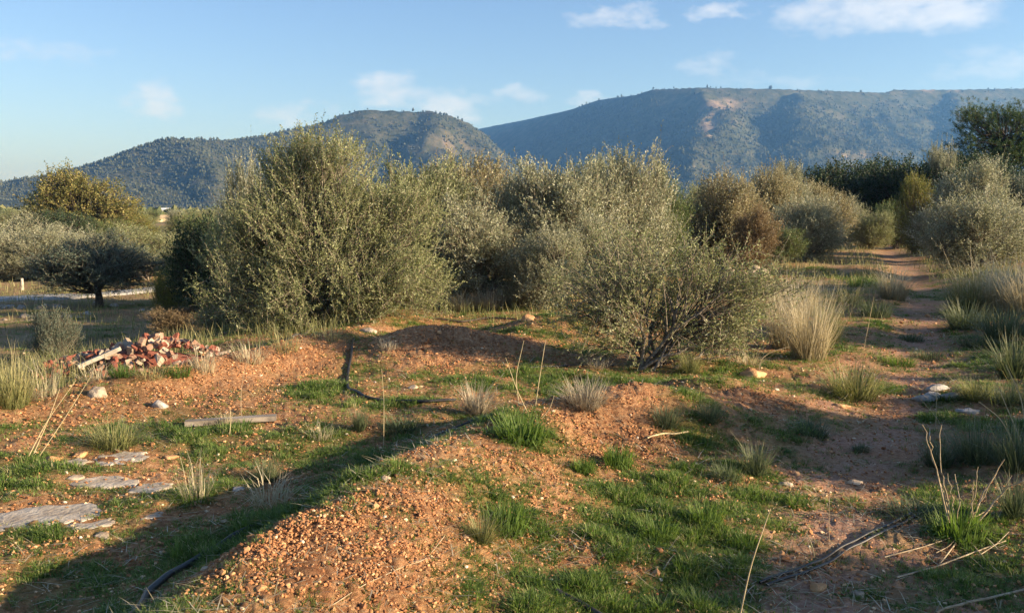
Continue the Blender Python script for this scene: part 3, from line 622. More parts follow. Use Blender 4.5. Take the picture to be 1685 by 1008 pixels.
SH = [
 (690, 17, 262, 150, ROUND, 'olive', 'green olive shrub rising behind the right shoulder of the largest shrub', 0.3),
 (800, 20, 254, 175, TALL, 'olive_brown', 'tall brownish shrub with a rounded top, third skyline crown from the largest shrub', 1.0),
 (790, 16, 318, 170, ROUND, 'olive_silver', 'grey green shrub in front of the tall brownish rounded one', 2.0),
 (925, 17.5, 262, 185, TALL, 'olive_silver', 'pale silvery olive shrub left of the twin topped one on the skyline', 3.1),
 (1010, 18.5, 246, 165, TALL, 'olive_silver', 'tallest shrub of the central row, greyish, above the open shrub', 4.4),
 (900, 15.2, 370, 140, ROUND, 'olive_silver', 'low grey shrub at the foot of the central row, above dry grass', 5.2),
 (985, 15.8, 352, 120, ROUND, 'olive_silver', 'silvery shrub directly behind the left half of the open shrub', 0.9),
 (1085, 23, 278, 120, ROUND, 'mid_green', 'darker green shrub at the right end of the central row', 1.7),
 (742, 22.5, 274, 110, ROUND, 'olive', 'olive crown filling the dip between the largest shrub and the brownish one', 2.3),
 (868, 23, 282, 120, ROUND, 'olive_silver', 'silvery crown between the tall brownish shrub and the pale silvery one', .8),
 (965, 22.5, 262, 120, TALL, 'olive', 'green olive crown behind the pale silvery one on the skyline', 5.7),
 (1052, 22, 272, 110, ROUND, 'olive_silver', 'silvery crown at the right shoulder of the tallest shrub', 3.0),
 (1145, 30, 306, 110, ROUND, 'olive', 'distant olive crown in the gap before the ragged brownish shrub', 4.6),
 (1345, 38, 300, 110, TALL, 'olive_brown', 'brownish shrub in front of the left end of the dark hedge', 2.4),
 (1400, 44, 322, 70, ROUND, 'olive_silver', 'small pale shrub at the foot of the dark hedge', 1.5),
 (1480, 40, 330, 90, ROUND, 'mid_green', 'green shrub at the far end of the path', 3.2),
 (1560, 30, 330, 110, ROUND, 'olive_silver', 'pale shrub between the yellow green shrub and the right hand olives', 5.3),
 (110, 38, 372, 150, ROUND, 'olive_silver', 'pale olive right behind the shaded tree, left part', 3.7),
 (205, 39, 388, 140, ROUND, 'olive', 'low olive to the right behind the shaded tree', 0.2),
 (262, 38, 396, 100, ROUND, 'mid_green', 'low green shrub between the shaded tree and the yellowing shrub', 4.2),
 (322, 26, 400, 90, DENSE, 'dark_green', 'dark shrub right of the shaded tree', 2.8),
 (35, 37, 392, 120, ROUND, 'olive_silver', 'low pale olive left of the shaded tree', 5.5),
 (300, 16.5, 505, 110, ROUND, 'russet', 'low tangled dry shrub left of the largest shrub', 1.6),
 (365, 14.6, 500, 110, ROUND, 'olive_brown', 'low brownish shrub behind the right end of the rubble heap', 0.9),
 (1120, 26, 330, 70, ROUND, 'dark_green', 'low dark shrub in the gap right of the central row', 2.5),
 (1190, 25, 286, 150, TALL, 'olive_brown', 'brownish shrub right of the gap with a ragged upright top', 2.9),
 (1240, 23, 338, 80, ROUND, 'russet', 'round russet shrub beside the stony bank', 3.3),
 (1268, 33, 272, 120, ROUND, 'olive_brown', 'brown olive shrub behind the russet one', 4.1),
 (1300, 35, 264, 70, TALL, 'olive_silver', 'narrow pale shrub left of the dark hedge', .2),
 (1327, 30, 318, 140, ROUND, 'olive_silver', 'rounded silvery shrub by the bright green grass patch', .6),
 (1290, 28, 375, 70, ROUND, 'mid_green', 'low green shrub at the left foot of the rounded silvery one', 4.9),
 (1437, 39, 346, 75, ROUND, 'olive', 'small round olive shrub beyond the end of the path', 5.5),
 (1508, 34, 286, 85, TALL, 'yellow_green', 'upright yellow green shrub before the dark hedge', 1.2),
 (1612, 22.5, 318, 190, ROUND, 'olive_silver', 'large grey green olive shrub right of the path', 3.6),
 (1600, 28, 262, 130, TALL, 'olive_silver', 'taller pale olive shrub behind the large right hand one', 5.0),
 (1550, 46, 234, 62, ROUND, 'olive_silver', 'small sunlit olive crown standing out against the pine', 2.2),
 (1690, 32, 285, 110, ROUND, 'blue_green', 'blue green shrub at the right edge below the pine', .4),
 (1665, 40, 300, 90, ROUND, 'mid_green', 'mid green shrub between the pine and the right hand olives', 4.4),
 (60, 40, 356, 120, ROUND, 'olive_silver', 'pale olive at the left edge before the golden tree', 1.4),
 (0, 37, 372, 130, ROUND, 'olive_silver', 'pale olive cut by the left edge of the view', 3.4),
 (235, 36, 370, 130, ROUND, 'olive', 'pale sunlit olive behind the shaded olive tree', 2.6),
 (300, 33, 384, 90, ROUND, 'olive', 'small olive between the shaded tree and the largest shrub', 5.9),
 (335, 17.5, 352, 120, DENSE, 'dark_green', 'dark green shrub against the left flank of the largest shrub', .7),
 (395, 16.5, 262, 85, TALL, 'olive_silver', 'thin pale shoots rising left of the largest shrub', 4.0),
 (510, 23.5, 250, 170, ROUND, 'olive', 'olive crown mostly hidden behind the largest shrub', 3.9),
 (272, 18.5, 442, 66, ROUND, 'yellow_green', 'small yellowing shrub left of the largest shrub', 2.0),
 (85, 12.6, 508, 80, TALL, 'blue_green', 'blue green rosemary like shrub behind the rubble heap', 1.1),
 (170, 70, 358, 100, ROUND, 'mid_green', 'green shrub under the right side of the golden tree', 1.0),
 (95, 64, 345, 110, DENSE, 'dark_green', 'dark evergreen shrub under the golden tree', 3.0),
 (330, 62, 350, 100, ROUND, 'mid_green', 'distant green shrub near the ochre farm building', 3.8),
 (215, 80, 345, 90, ROUND, 'yellow_green', 'distant yellowing shrub left of the ochre farm building', 1.9),
 (310, 95, 352, 70, ROUND, 'gold', 'distant golden shrub right of the ochre farm building', 0.5),
]
for ii, (px, d, top, w, kind, leafm, label, rz) in enumerate(SH):
    if kind is TALL and leafm != 'yellow_green' or (kind is ROUND and ii % 2 == 0): kind = WILD[ii % 3]; w = w * 1.08
    tw = 'brown_twig' if leafm in ('olive_brown', 'russet', 'yellow_green') else 'twig'
    shrub(px, d, top, w, kind, leafm, label, 'evergreen_shrub' if 'dark' in leafm else 'dry_shrub' if leafm == 'russet' else 'olive_shrub', 'shrub', rz, 'dark_bark' if 'dark' in leafm else 'bark', tw, 'shrubs on the old terraces')
for px, d, top, w, label, rz in ((1360, 50, 268, 150, 'dark evergreen hedge bush, leftmost of the dark hedge', 0), (1425, 53, 262, 160, 'dark evergreen hedge bush, second from the left in the dark hedge', 1), (1485, 49, 260, 160, 'dark evergreen hedge bush, third from the left in the dark hedge', 2), (1550, 47, 252, 150, 'dark evergreen hedge bush below the pine', 4), (1610, 50, 255, 170, 'dark evergreen bush directly under the pine', 5)):
    shrub(px, d, top, w, DENSE, 'dark_green', label, 'evergreen_shrub', 'shrub', rz, 'dark_bark', 'twig', 'dark hedge in front of the pine')
shrub(155, 25.5, 382, 212, TREE, 'blue_green', 'shaded dark olive tree on a bare trunk in the lower field', 'olive_tree', 'tree', .6, 'dark_bark')

# off to the right and behind the viewer: the shrubs whose shade lies on the path
for i, (x, y, w, h, lab) in enumerate([(8.2, 4.9, 3.0, 1.65, 'broad olive shrub right of the path, nearest the bend'), (6.4, 1.9, 2.4, 1.2, 'broad olive shrub right of the viewer'), (12.5, 9.6, 3.2, 2.2, 'broad olive shrub right of the path, next one on'), (16, 12.6, 3.4, 2.7, 'tall olive shrub right of the path past the broad ones'), (19.5, 14.5, 4.2, 4.2, 'big olive shrub off right beyond the bank'), (4.6, -1.2, 2.4, 2.0, 'olive shrub behind the viewer to the right'), (32, 29, 5, 4.5, 'tall olive far off right beside the pine')]):
    plant('olive_shrub', lab, 'shrub', (x, y, Hs(x, y)), ROUND if i % 2 else DENSE, 'olive', (w / 2.15, w / 2.15, h / (ROUND if i % 2 else DENSE)['h']), i * 1.3, group='shrubs on the right hand bank')

# golden walnut-like tree and the pine
GOLD = build_bush('autumn_tree_kind', 707, bumpy([(0, 0, 3.6, 2.6, 2.4, 2.0), (-1.7, 0, 3.4, 1.9, 1.9, 1.7), (2.1, 0, 3.2, 2.2, 2.0, 1.7), (-.9, 0, 5.0, 1.6, 1.6, 1.2), (1.2, 0, 4.4, 1.7, 1.7, 1.2), (3.2, 0, 2.8, 1.5, 1.6, 1.3)], 16, 26),
                  300, 8, 9, leaf=(.20, .085), twig_len=(.5, .95), up=.7, out=.7, rnd=.6, sig=.33, stems=9, stem_r=.12, inner=.4, tint_var=.26, trunk=(1.6, .25), tang=60)
p = spot(122, 72); plant('autumn_tree', 'golden brown autumn tree standing beyond the left olives', 'tree', p, GOLD, 'gold', (1.10, 1.05, 1.02), 0, 'dark_bark', 'brown_twig')
PINE = build_bush('pine_kind', 808, bumpy([(0, 0, 7.2, 3.0, 2.8, 1.9), (-2.6, 0, 5.6, 2.0, 2.0, 1.3), (2.6, .3, 6.9, 2.4, 2.3, 1.9), (-1.2, 0, 8.2, 1.7, 1.7, 1.1), (1.4, 0, 8.3, 1.7, 1.7, 1.0), (3.6, 0, 5.4, 2.2, 2.2, 1.7), (.4, -.8, 5.2, 2.8, 2.0, 1.6), (-3.4, 0, 4.6, 1.3, 1.4, .9), (0, -.6, 3.4, 3.2, 2.0, 1.5), (3.2, -.4, 3.2, 2.2, 2.0, 1.5)], 22, 19),
                  560, 9, 26, leaf=(.21, .022), twig_len=(.25, .5), up=1.0, out=.7, rnd=.5, sig=.34, stems=12, stem_r=.13, inner=.5, tint_var=.26, trunk=(3.2, .3), tang=50)
p = spot(1648, 60); plant('pine_tree', 'big dark green pine at the right edge of the skyline', 'tree', p, PINE, 'pine', (1.02, 1.0, .87), 0, 'dark_bark', 'brown_twig')
for px, Y, h, lab in ((1268, 2900, 12, 'lone tiny tree on the flat mountain skyline'), (1075, 2950, 7, 'tiny bush on the mountain skyline where the ridge drops')):
    x = ray(px, 140)[0] * Y; z = float(mountain_h(np.array([x]), np.array([float(Y)]))[0])
    plant('skyline_tree', lab, 'tree', (x, Y, z - .5), ROUND, 'dark_green', (h / 2.2, h / 2.2, h / 1.95), 0, 'dark_bark')

# olives across the valley floor
rng = np.random.RandomState(77); k = 0
def valley_trees():
    n = 5200; az = np.radians(rng.uniform(-38, 38, n)); y = 240 * (1500 / 240) ** rng.rand(n); x = np.tan(az) * y
    keep = fbm(x * .008, y * .008, 2, 161) > -.12; x, y = x[keep], y[keep]; z = H(x, y) - 3.0 * sstep(600, 1200, np.hypot(x, y))
    s = rng.uniform(2.2, 4.6, len(x)); m = leaf_mat('valley_tree_crowns', [(0, (.03, .045, .018)), (.5, (.075, .085, .035)), (1, (.15, .14, .06))], 0, .9)
    gn_scatter('valley_trees', np.stack([x, y, z - .2], -1), np.stack([s, s, s * rng.uniform(.7, 1.0, len(x))], -1), rng.rand(len(x)) * 6.28, rng.rand(len(x)), rng.randint(0, 5, len(x)), blob_kinds('far_orchard_tree', m, False), 'distant orchard trees filling the valley floor')
valley_trees()
for i, (px, d) in enumerate([(8, 120), (52, 100), (185, 105), (228, 128), (292, 140), (246, 165), (330, 118), (352, 150), (20, 170), (75, 155), (205, 190), (310, 205)]):
    shrub(px, d, 345 - 200 / d, 4200 / d * 1.5, ROUND, ('olive', 'olive_silver', 'mid_green')[i % 3], 'distant olive in the orchard across the valley floor', 'olive_tree', 'tree', i * 1.1, 'dark_bark', group='distant orchard olives')

# ------------------------------------------------------------------ grass
def blades(rng, P, length, width, lean, az, tint_base, tint_tip, curl=.5, segs=2):
    """bent tapering blades, three rows of vertices"""
    n = len(P); d = np.stack([np.cos(az), np.sin(az), np.zeros(n)], -1); s = np.stack([-np.sin(az), np.cos(az), np.zeros(n)], -1)
    up = np.array([0, 0, 1.0])
    cu = curl * rng.uniform(-.3, 2.2, n) if np.isscalar(curl) else curl
    a1 = lean[:, None]; a2 = np.clip(lean + cu, -.6, 2.3)[:, None]
    D1 = d * np.sin(a1) + up * np.cos(a1); D2 = d * np.sin(a2) + up * np.cos(a2)
    w = width[:, None]; l = length[:, None]
    m = P + D1 * l * .55; t = m + D2 * l * .45
    V = np.stack([P - s * w * .5, P + s * w * .5, m - s * w * .42, m + s * w * .42, t], 1).reshape(-1, 3)
    f = np.array([[0, 1, 3], [0, 3, 2], [2, 3, 4]]); F = (f[None] + (np.arange(n) * 5)[:, None, None]).reshape(-1, 3)
    T = np.stack([tint_base, tint_base, (tint_base + tint_tip) / 2, (tint_base + tint_tip) / 2, tint_tip], 1).ravel()
    return V, F, np.clip(T, 0, 1)

def build_turf():
    rng = np.random.RandomState(13)
    kinds = []
    for q in range(9):
        kr = np.random.RandomState(700 + q); nb = (16, 18, 14, 9, 10, 20, 8, 7, 16)[q]; a = kr.rand(nb) * 6.28; rd = .035 * np.sqrt(kr.rand(nb))
        broad = q in (3, 4, 6, 7)
        ln = kr.uniform(.5, 1.1, nb) * (.055 if broad else .085); wd = kr.uniform(.7, 1.3, nb) * (.012 if broad else .0042)
        lean = kr.uniform(.45, 1.25, nb) if broad else np.abs(kr.normal(size=nb)) * .5
        tb = kr.uniform(-.12, .12, nb); tb = np.where(kr.rand(nb) < (.05 if q != 8 else .45), .6, tb)
        V, F, T = blades(kr, np.stack([np.cos(a) * rd, np.sin(a) * rd, np.full(nb, -.006)], -1), ln, wd, lean, a + kr.normal(size=nb) * .5, tb - .12, tb + .12, .55)
        T = np.stack([tb - .12, tb - .12, tb, tb, tb + .12], 1).ravel()
        kinds.append(mesh_np('grass_sprig', V, F, dict(tint=T), False, [M['grass']]))
    n = 620000; az = np.radians(rng.uniform(-33.5, 33.5, n)); r = 2.8 * (28 / 2.8) ** rng.rand(n); x = np.sin(az) * r; y = np.cos(az) * r
    g = green(x, y); clump = np.clip(.45 + 1.7 * perlin(x * 4.5, y * 4.5, 5), 0.03, 1.5)
    keep = rng.rand(n) < np.clip((g - .06) * 1.3, 0, 1) * .42 * clump
    x, y, g, r, clump = x[keep], y[keep], g[keep], r[keep], clump[keep]; n = len(x); print('turf sprigs', n)
    big = sstep(.2, .95, g); hz = (.26 + .80 * big ** 1.3 * (.35 + .65 * np.clip(clump, 0, 1))) * rng.uniform(.5, 1.3, n); ws = (.65 + .5 * big) * rng.uniform(.7, 1.2, n) * (1 + .05 * np.clip(r - 5, 0, 12))
    it = np.clip(.40 + .18 * rng.normal(size=n) + .38 * perlin(x * 1.1, y * 1.1, 15) + (1 - big) * .10, .05, .85)
    gn_scatter('short_grass', np.stack([x, y, H(x, y)], -1), np.stack([ws, ws, hz], -1), rng.rand(n) * 6.28, it, rng.choice(9, n, p=(.13, .13, .12, .12, .1, .11, .09, .08, .12)), kinds, 'short green grass and weeds in patches on the orange earth')
    n = 240000; az = np.radians(rng.uniform(-33.5, 33.5, n)); r = 2.8 * (19 / 2.8) ** rng.rand(n); x = np.sin(az) * r; y = np.cos(az) * r
    w = np.clip(.16 + .55 * fbm(x * 1.6, y * 1.6, 4, 221, .65) + .25 * np.clip(field(x, y, GREEN_W), 0, 1), 0, .6) * (1 - .88 * np.clip(field(x, y, BARE_W) * 1.25, 0, 1)) * np.clip(1 - 1.2 * field(x, y, SLAB_W), 0, 1) * (.25 + .75 * sstep(.15, .55, polyd(x, y, PATH)[0]))
    keep = rng.rand(n) < w * .62; x, y, r = x[keep], y[keep], r[keep]; n = len(x); print('low weeds', n)
    k = rng.uniform(.28, .62, n) * (1 + .05 * np.clip(r - 5, 0, 12)); it = np.clip(.50 + .2 * rng.normal(size=n) + .3 * perlin(x * .9, y * .9, 35), .05, .95)
    gn_scatter('low_weeds', np.stack([x, y, H(x, y) + .004], -1), np.stack([k, k, k * .75], -1), rng.rand(n) * 6.28, it, rng.choice([3, 4, 6, 7, 8, 2], n), kinds, 'thin film of tiny weeds over the earth')
    # dry litter lying about
    n = 26000; az = np.radians(rng.uniform(-33, 33, n)); r = 2.9 * (20 / 2.9) ** rng.rand(n); x = np.sin(az) * r; y = np.cos(az) * r
    keep = rng.rand(n) < np.clip(.35 + 1.2 * fbm(x * .9, y * .9, 2, 171), .04, 1); x, y = x[keep], y[keep]; n = len(x)
    P = np.stack([x, y, H(x, y) + .012], -1); tb = rng.uniform(.2, .95, n)
    V, F, T = blades(rng, P, rng.uniform(.04, .16, n), rng.uniform(.0025, .005, n) * (.7 + .1 * np.hypot(x, y)), rng.uniform(1.25, 1.62, n), rng.rand(n) * 6.28, tb, tb, .1)
    tag(link('straw_litter', mesh_np('straw_litter', V, F, dict(tint=T), False, [M['straw']])), 'dry straw bits scattered over the ground', kind='stuff')
    # thin dry grass on the left field and between shrubs
    n = 190000; az = np.radians(rng.uniform(-34, 34, n)); r = 8 * (60 / 8) ** rng.rand(n); x = np.sin(az) * r; y = np.cos(az) * r
    d2, s2, p2 = polyd(x, y, EDGE); e = d2 * s2; pd = polyd(x, y, PATH)[0]
    w = np.where(e > .1, .55, .75 * sstep(12.5, 16, y)) * sstep(.25, .8, pd) + 1.1 * sstep(.7, 1.6, -polyd(x, y, PATH)[1] * pd) * sstep(6, 8, y)
    w = w * np.clip(.42 + 1.6 * fbm(x * .7, y * .7, 3, 181), 0, 1)
    keep = rng.rand(n) < w; x, y = x[keep], y[keep]; n = len(x); r = np.hypot(x, y)
    tb = np.clip(rng.uniform(.1, .55, n) + .4 * perlin(x * .6, y * .6, 25), 0, 1)
    V, F, T = blades(rng, np.stack([x, y, H(x, y) - .01], -1), rng.uniform(.08, .36, n), .0038 * (.6 + .09 * r), rng.uniform(.02, .55, n), rng.rand(n) * 6.28, tb, tb + .35, .45)
    print('dry blades', n)
    tag(link('dry_grass', mesh_np('dry_grass', V, F, dict(tint=T), False, [M['straw_green']])), 'thin dry grass under and between the shrubs', kind='stuff')
build_turf()

def tuft_mesh(name, seed, n, h, spread, base_r, width, lean_max, tint0, tint1, curl=.45, stalks=0):
    rng = np.random.RandomState(seed); a = rng.rand(n) * 6.28; r = base_r * np.sqrt(rng.rand(n))
    P = np.stack([np.cos(a) * r, np.sin(a) * r, np.full(n, -.02)], -1)
    az = a + rng.normal(size=n) * .6; ln = h * rng.uniform(.45, 1.1, n); lean = np.abs(rng.normal(size=n)) * lean_max * .55 + .12 * r / base_r
    tb = rng.uniform(tint0 - .12, tint0 + .18, n); tt = tint1 + rng.normal(size=n) * .15
    if stalks:
        ln[:stalks] = h * rng.uniform(1.0, 1.45, stalks); tb[:stalks] = .55; tt[:stalks] = .95; lean[:stalks] *= .6
    V, F, T = blades(rng, P, ln, np.full(n, width) * rng.uniform(.7, 1.3, n), lean, az, tb, tt, curl)
    return mesh_np(name, V, F, dict(tint=T))
TUFT = dict(round=tuft_mesh('round_tuft', 1, 520, .30, 1, .10, .0042, 1.25, .15, .75, .35), spiky=tuft_mesh('spiky_tuft', 2, 300, .34, 1, .06, .0048, .75, .12, .65, .25, 10),
            tall=tuft_mesh('tall_tuft', 3, 620, .80, 1, .17, .0055, .55, .25, .8, .55, 60), low=tuft_mesh('low_tuft', 4, 380, .17, 1, .13, .005, 1.3, .1, .55, .5),
            wisp=tuft_mesh('wisp_tuft', 5, 110, .40, 1, .12, .0045, .6, .45, .85, .6, 14), lush=tuft_mesh('lush_tuft', 6, 420, .17, 1, .13, .0085, 1.0, .22, .5, .6))
# (px, py of the foot, width px, height px, kind, blade, label)
TUFTS = [
 (962, 668, 120, 62, 'round', 'pale_tuft', 'pale dry round grass tussock on the crest of the earth berm'),
 (785, 682, 90, 60, 'spiky', 'pale_tuft', 'spiky greyish grass tussock left of the pale round one'),
 (1095, 700, 80, 48, 'round', 'grey_tuft', 'dark grey green tussock below the open shrub, left of two'),
 (1166, 693, 66, 46, 'round', 'grey_tuft', 'dark grey green tussock below the open shrub, right of two'),
 (1402, 655, 150, 82, 'round', 'straw_green', 'large round tussock with pale tips at the left side of the path'),
 (1243, 782, 80, 66, 'spiky', 'grey_tuft', 'dark upright tussock on the green turf left of the path'),
 (1195, 788, 60, 36, 'low', 'grey_tuft', 'low dark tussock beside the dark upright one'),
 (1328, 712, 90, 26, 'low', 'grey_tuft', 'low flat dark tussock on the bare path earth'),
 (1417, 742, 36, 18, 'low', 'grey_tuft', 'tiny dark tussock in the middle of the path'),
 (592, 708, 50, 46, 'spiky', 'grey_tuft', 'dark spiky tussock left of the hose bend shadow'),
 (662, 706, 80, 28, 'low', 'grey_tuft', 'low dark tussock in the hollow behind the berm'),
 (440, 790, 66, 52, 'round', 'grey_tuft', 'dark grey tussock right of the pale rock slabs'),
 (445, 828, 120, 60, 'wisp', 'straw', 'pale dry wispy tuft just below the dark grey tussock'),
 (322, 822, 80, 84, 'wisp', 'straw', 'pale dry upright tuft beside the cracked slab'),
 (318, 824, 90, 36, 'low', 'grass', 'green grass clump at the foot of the upright dry tuft'),
 (188, 736, 130, 56, 'round', 'straw_green', 'greyish tussock above the stony slab patch'),
 (528, 722, 70, 36, 'wisp', 'straw', 'small straw tuft on the shaded green strip'),
 (372, 700, 40, 40, 'wisp', 'straw', 'small dry tuft by the lying plank'),
 (18, 668, 110, 105, 'tall', 'straw_green', 'tall pale grass tussock at the left edge'),
 (70, 655, 90, 70, 'wisp', 'straw', 'thin dry grass right of the tall left edge tussock'),
 (1290, 572, 90, 125, 'tall', 'straw', 'tall straw grass tussock right of the open shrub, left one'),
 (1330, 590, 110, 140, 'tall', 'straw', 'tall straw grass tussock right of the open shrub, biggest one'),
 (1362, 562, 70, 90, 'tall', 'straw_green', 'tall greenish grass tussock at the right of the straw clump'),
 (1310, 520, 100, 80, 'tall', 'straw', 'straw grass behind the tall straw clump'),
 (1470, 492, 80, 64, 'tall', 'straw', 'dry grass tussock at the left side of the path beyond the turf'),
 (1440, 520, 60, 36, 'low', 'grey_tuft', 'dark low tussock where the path narrows'),
 (1400, 498, 60, 40, 'wisp', 'straw_green', 'thin grass left of the bright green patch'),
 (1600, 515, 120, 95, 'tall', 'straw_green', 'dry topped tussock right of the path, first of the row'),
 (1640, 512, 130, 105, 'tall', 'straw', 'pale topped tussock right of the path, second of the row'),
 (1685, 514, 120, 100, 'tall', 'straw', 'pale topped tussock at the right edge above the path'),
 (1590, 540, 110, 56, 'round', 'grey_tuft', 'dark tussock at the foot of the pale topped row'),
 (1650, 555, 120, 70, 'round', 'grey_tuft', 'dark tussock right of the path below the pale topped row'),
 (1610, 570, 70, 30, 'low', 'grey_tuft', 'low dark tussock on the right bank'),
 (1668, 622, 110, 84, 'spiky', 'grey_tuft', 'grey spiky tussock at the right edge above the white stones'),
 (1605, 655, 90, 46, 'round', 'straw_green', 'tussock with reddish straw behind the white stones'),
 (1660, 665, 90, 50, 'round', 'grey_tuft', 'dark tussock right of the white stones'),
 (1545, 765, 90, 60, 'round', 'grey_tuft', 'dark tussock left of the big dark mass near the right edge'),
 (1610, 760, 130, 95, 'round', 'grey_tuft', 'big dark tussock near the right edge below the white stones'),
 (1670, 775, 110, 100, 'spiky', 'grey_tuft', 'dark spiky tussock at the right edge behind the dead stems'),
 (1670, 850, 90, 80, 'spiky', 'grey_tuft', 'dark tussock at the right edge beside the dead stems'),
 (1510, 850, 120, 36, 'low', 'grey_tuft', 'low dark tussock at the upper end of the twin hoses'),
 (1580, 885, 100, 60, 'lush', 'grass', 'green clump at the foot of the dead stems'),
 (858, 722, 100, 50, 'lush', 'grass', 'bright green grass clump on top of the berm'),
 (830, 870, 90, 56, 'lush', 'grass', 'bright green grass clump at the right foot of the berm'),
 (795, 890, 80, 52, 'spiky', 'straw_green', 'greyish grass clump left of the bright green one'),
 (1015, 768, 60, 50, 'lush', 'grass', 'yellow green clump below the berm crest'),
 (960, 775, 50, 30, 'lush', 'grass', 'small green clump left of the yellow green one'),
 (1160, 860, 70, 44, 'lush', 'grass', 'green grass clump in the middle of the near turf'),
 (1080, 880, 80, 40, 'lush', 'grass', 'green grass clump left of the middle of the near turf'),
 (1230, 900, 60, 34, 'lush', 'grass', 'green grass clump above the twin hoses'),
 (760, 512, 70, 40, 'tall', 'straw', 'dry grass tussock behind the orange mound, first of three'),
 (805, 510, 80, 46, 'tall', 'pale_tuft', 'dry grass tussock behind the orange mound, second of three'),
 (850, 505, 70, 44, 'tall', 'straw', 'dry grass tussock behind the orange mound, third of three'),
 (900, 500, 60, 30, 'wisp', 'pale_tuft', 'thin dry grass behind the right orange mound'),
 (540, 560, 70, 40, 'wisp', 'straw_green', 'thin grass at the foot of the largest shrub, right'),
 (470, 578, 80, 44, 'wisp', 'straw_green', 'thin grass at the foot of the largest shrub, left'),
 (410, 596, 80, 50, 'wisp', 'straw', 'thin dry grass between the rubble heap and the largest shrub'),
 (335, 612, 70, 60, 'wisp', 'straw', 'dry stalks at the right end of the rubble heap'),
 (250, 622, 80, 36, 'wisp', 'straw_green', 'dry grass in front of the middle of the rubble heap'),
 (160, 626, 90, 40, 'wisp', 'straw', 'dry grass in front of the left end of the rubble heap'),
 (1135, 612, 60, 46, 'round', 'straw_green', 'tussock right of the open shrub stems'),
 (985, 606, 60, 30, 'wisp', 'pale_tuft', 'dry wisps left of the open shrub stems'),
 (640, 575, 50, 30, 'wisp', 'pale_tuft', 'small dry wisp beside the hose on the mound'),
 (95, 618, 70, 40, 'wisp', 'straw_green', 'thin grass at the left foot of the rubble heap'),
 (205, 618, 60, 26, 'low', 'grass', 'green grass at the front foot of the rubble heap'),
 (290, 616, 60, 24, 'low', 'grass', 'green grass at the right foot of the rubble heap'),
 (1480, 600, 60, 22, 'low', 'grass', 'low green weeds on the trodden path beside the thin stalk'),
 (1460, 645, 60, 20, 'low', 'grass', 'low green weeds on the path right of the large round tussock'),
 (1500, 560, 50, 18, 'low', 'grey_tuft', 'low dark weeds in the middle of the far path'),
 (1530, 590, 60, 20, 'low', 'grey_tuft', 'low dark weeds on the right side of the path'),
 (1420, 470, 60, 22, 'low', 'grass', 'bright green grass patch at the left side of the far path'),
 (1230, 600, 70, 36, 'wisp', 'straw', 'dry wisps right of the open shrub on the earth'),
]
KH = dict(round=.30, spiky=.34, tall=.92, low=.15, wisp=.45, lush=.16); KW = dict(round=.46, spiky=.36, tall=.75, low=.36, wisp=.45, lush=.34)
trng = random.Random(4)
for px, py, w, h, kind, blade, label in TUFTS:
    p = at(px, py); s = p[1] / FPX
    e = link('grass_tussock', TUFT[kind], None, M[blade]); e.location = p; sx = w * s / KW[kind]
    e.scale = (sx, sx, h * s / KH[kind]); e.rotation_euler = (0, 0, trng.random() * 6.28); tag(e, label, 'tussock', 'grass tussocks')

# ------------------------------------------------------------------ stones, clods, gravel
def ico():
    t = (1 + 5 ** .5) / 2
    v = np.array([(-1, t, 0), (1, t, 0), (-1, -t, 0), (1, -t, 0), (0, -1, t), (0, 1, t), (0, -1, -t), (0, 1, -t), (t, 0, -1), (t, 0, 1), (-t, 0, -1), (-t, 0, 1)], float)
    f = np.array([(0, 11, 5), (0, 5, 1), (0, 1, 7), (0, 7, 10), (0, 10, 11), (1, 5, 9), (5, 11, 4), (11, 10, 2), (10, 7, 6), (7, 1, 8), (3, 9, 4), (3, 4, 2), (3, 2, 6), (3, 6, 8), (3, 8, 9), (4, 9, 5), (2, 4, 11), (6, 2, 10), (8, 6, 7), (9, 8, 1)])
    return norm(v), f
ICO_V, ICO_F = ico()
def pebbles(name, rng, P, size, mat, flatten=.65, label=None):
    n = len(P); V = ICO_V[None] * (1 + rng.uniform(-.32, .32, (n, 12, 1))) * np.stack([rng.uniform(.7, 1.3, n), rng.uniform(.7, 1.2, n), np.full(n, flatten) * rng.uniform(.7, 1.2, n)], -1)[:, None, :]
    a = rng.rand(n) * 6.28; c, s = np.cos(a)[:, None], np.sin(a)[:, None]
    V = np.stack([V[..., 0] * c - V[..., 1] * s, V[..., 0] * s + V[..., 1] * c, V[..., 2]], -1) * size[:, None, None] + P[:, None, :]
    F = (ICO_F[None] + (np.arange(n) * 12)[:, None, None]).reshape(-1, 3)
    tag(link(name, mesh_np(name, V.reshape(-1, 3), F, None, False, [mat])), label, kind='stuff')
def stone_kinds(name, mat, k=6):
    out = []
    for q in range(k):
        rng = np.random.RandomState(900 + q); V = ICO_V * (1 + rng.uniform(-.34, .34, (12, 1))) * np.array([rng.uniform(.8, 1.3), rng.uniform(.7, 1.1), rng.uniform(.55, .8)])
        out.append(mesh_np(name, V, ICO_F, dict(tint=np.full(12, 0.0)), False, [mat]))
    return out
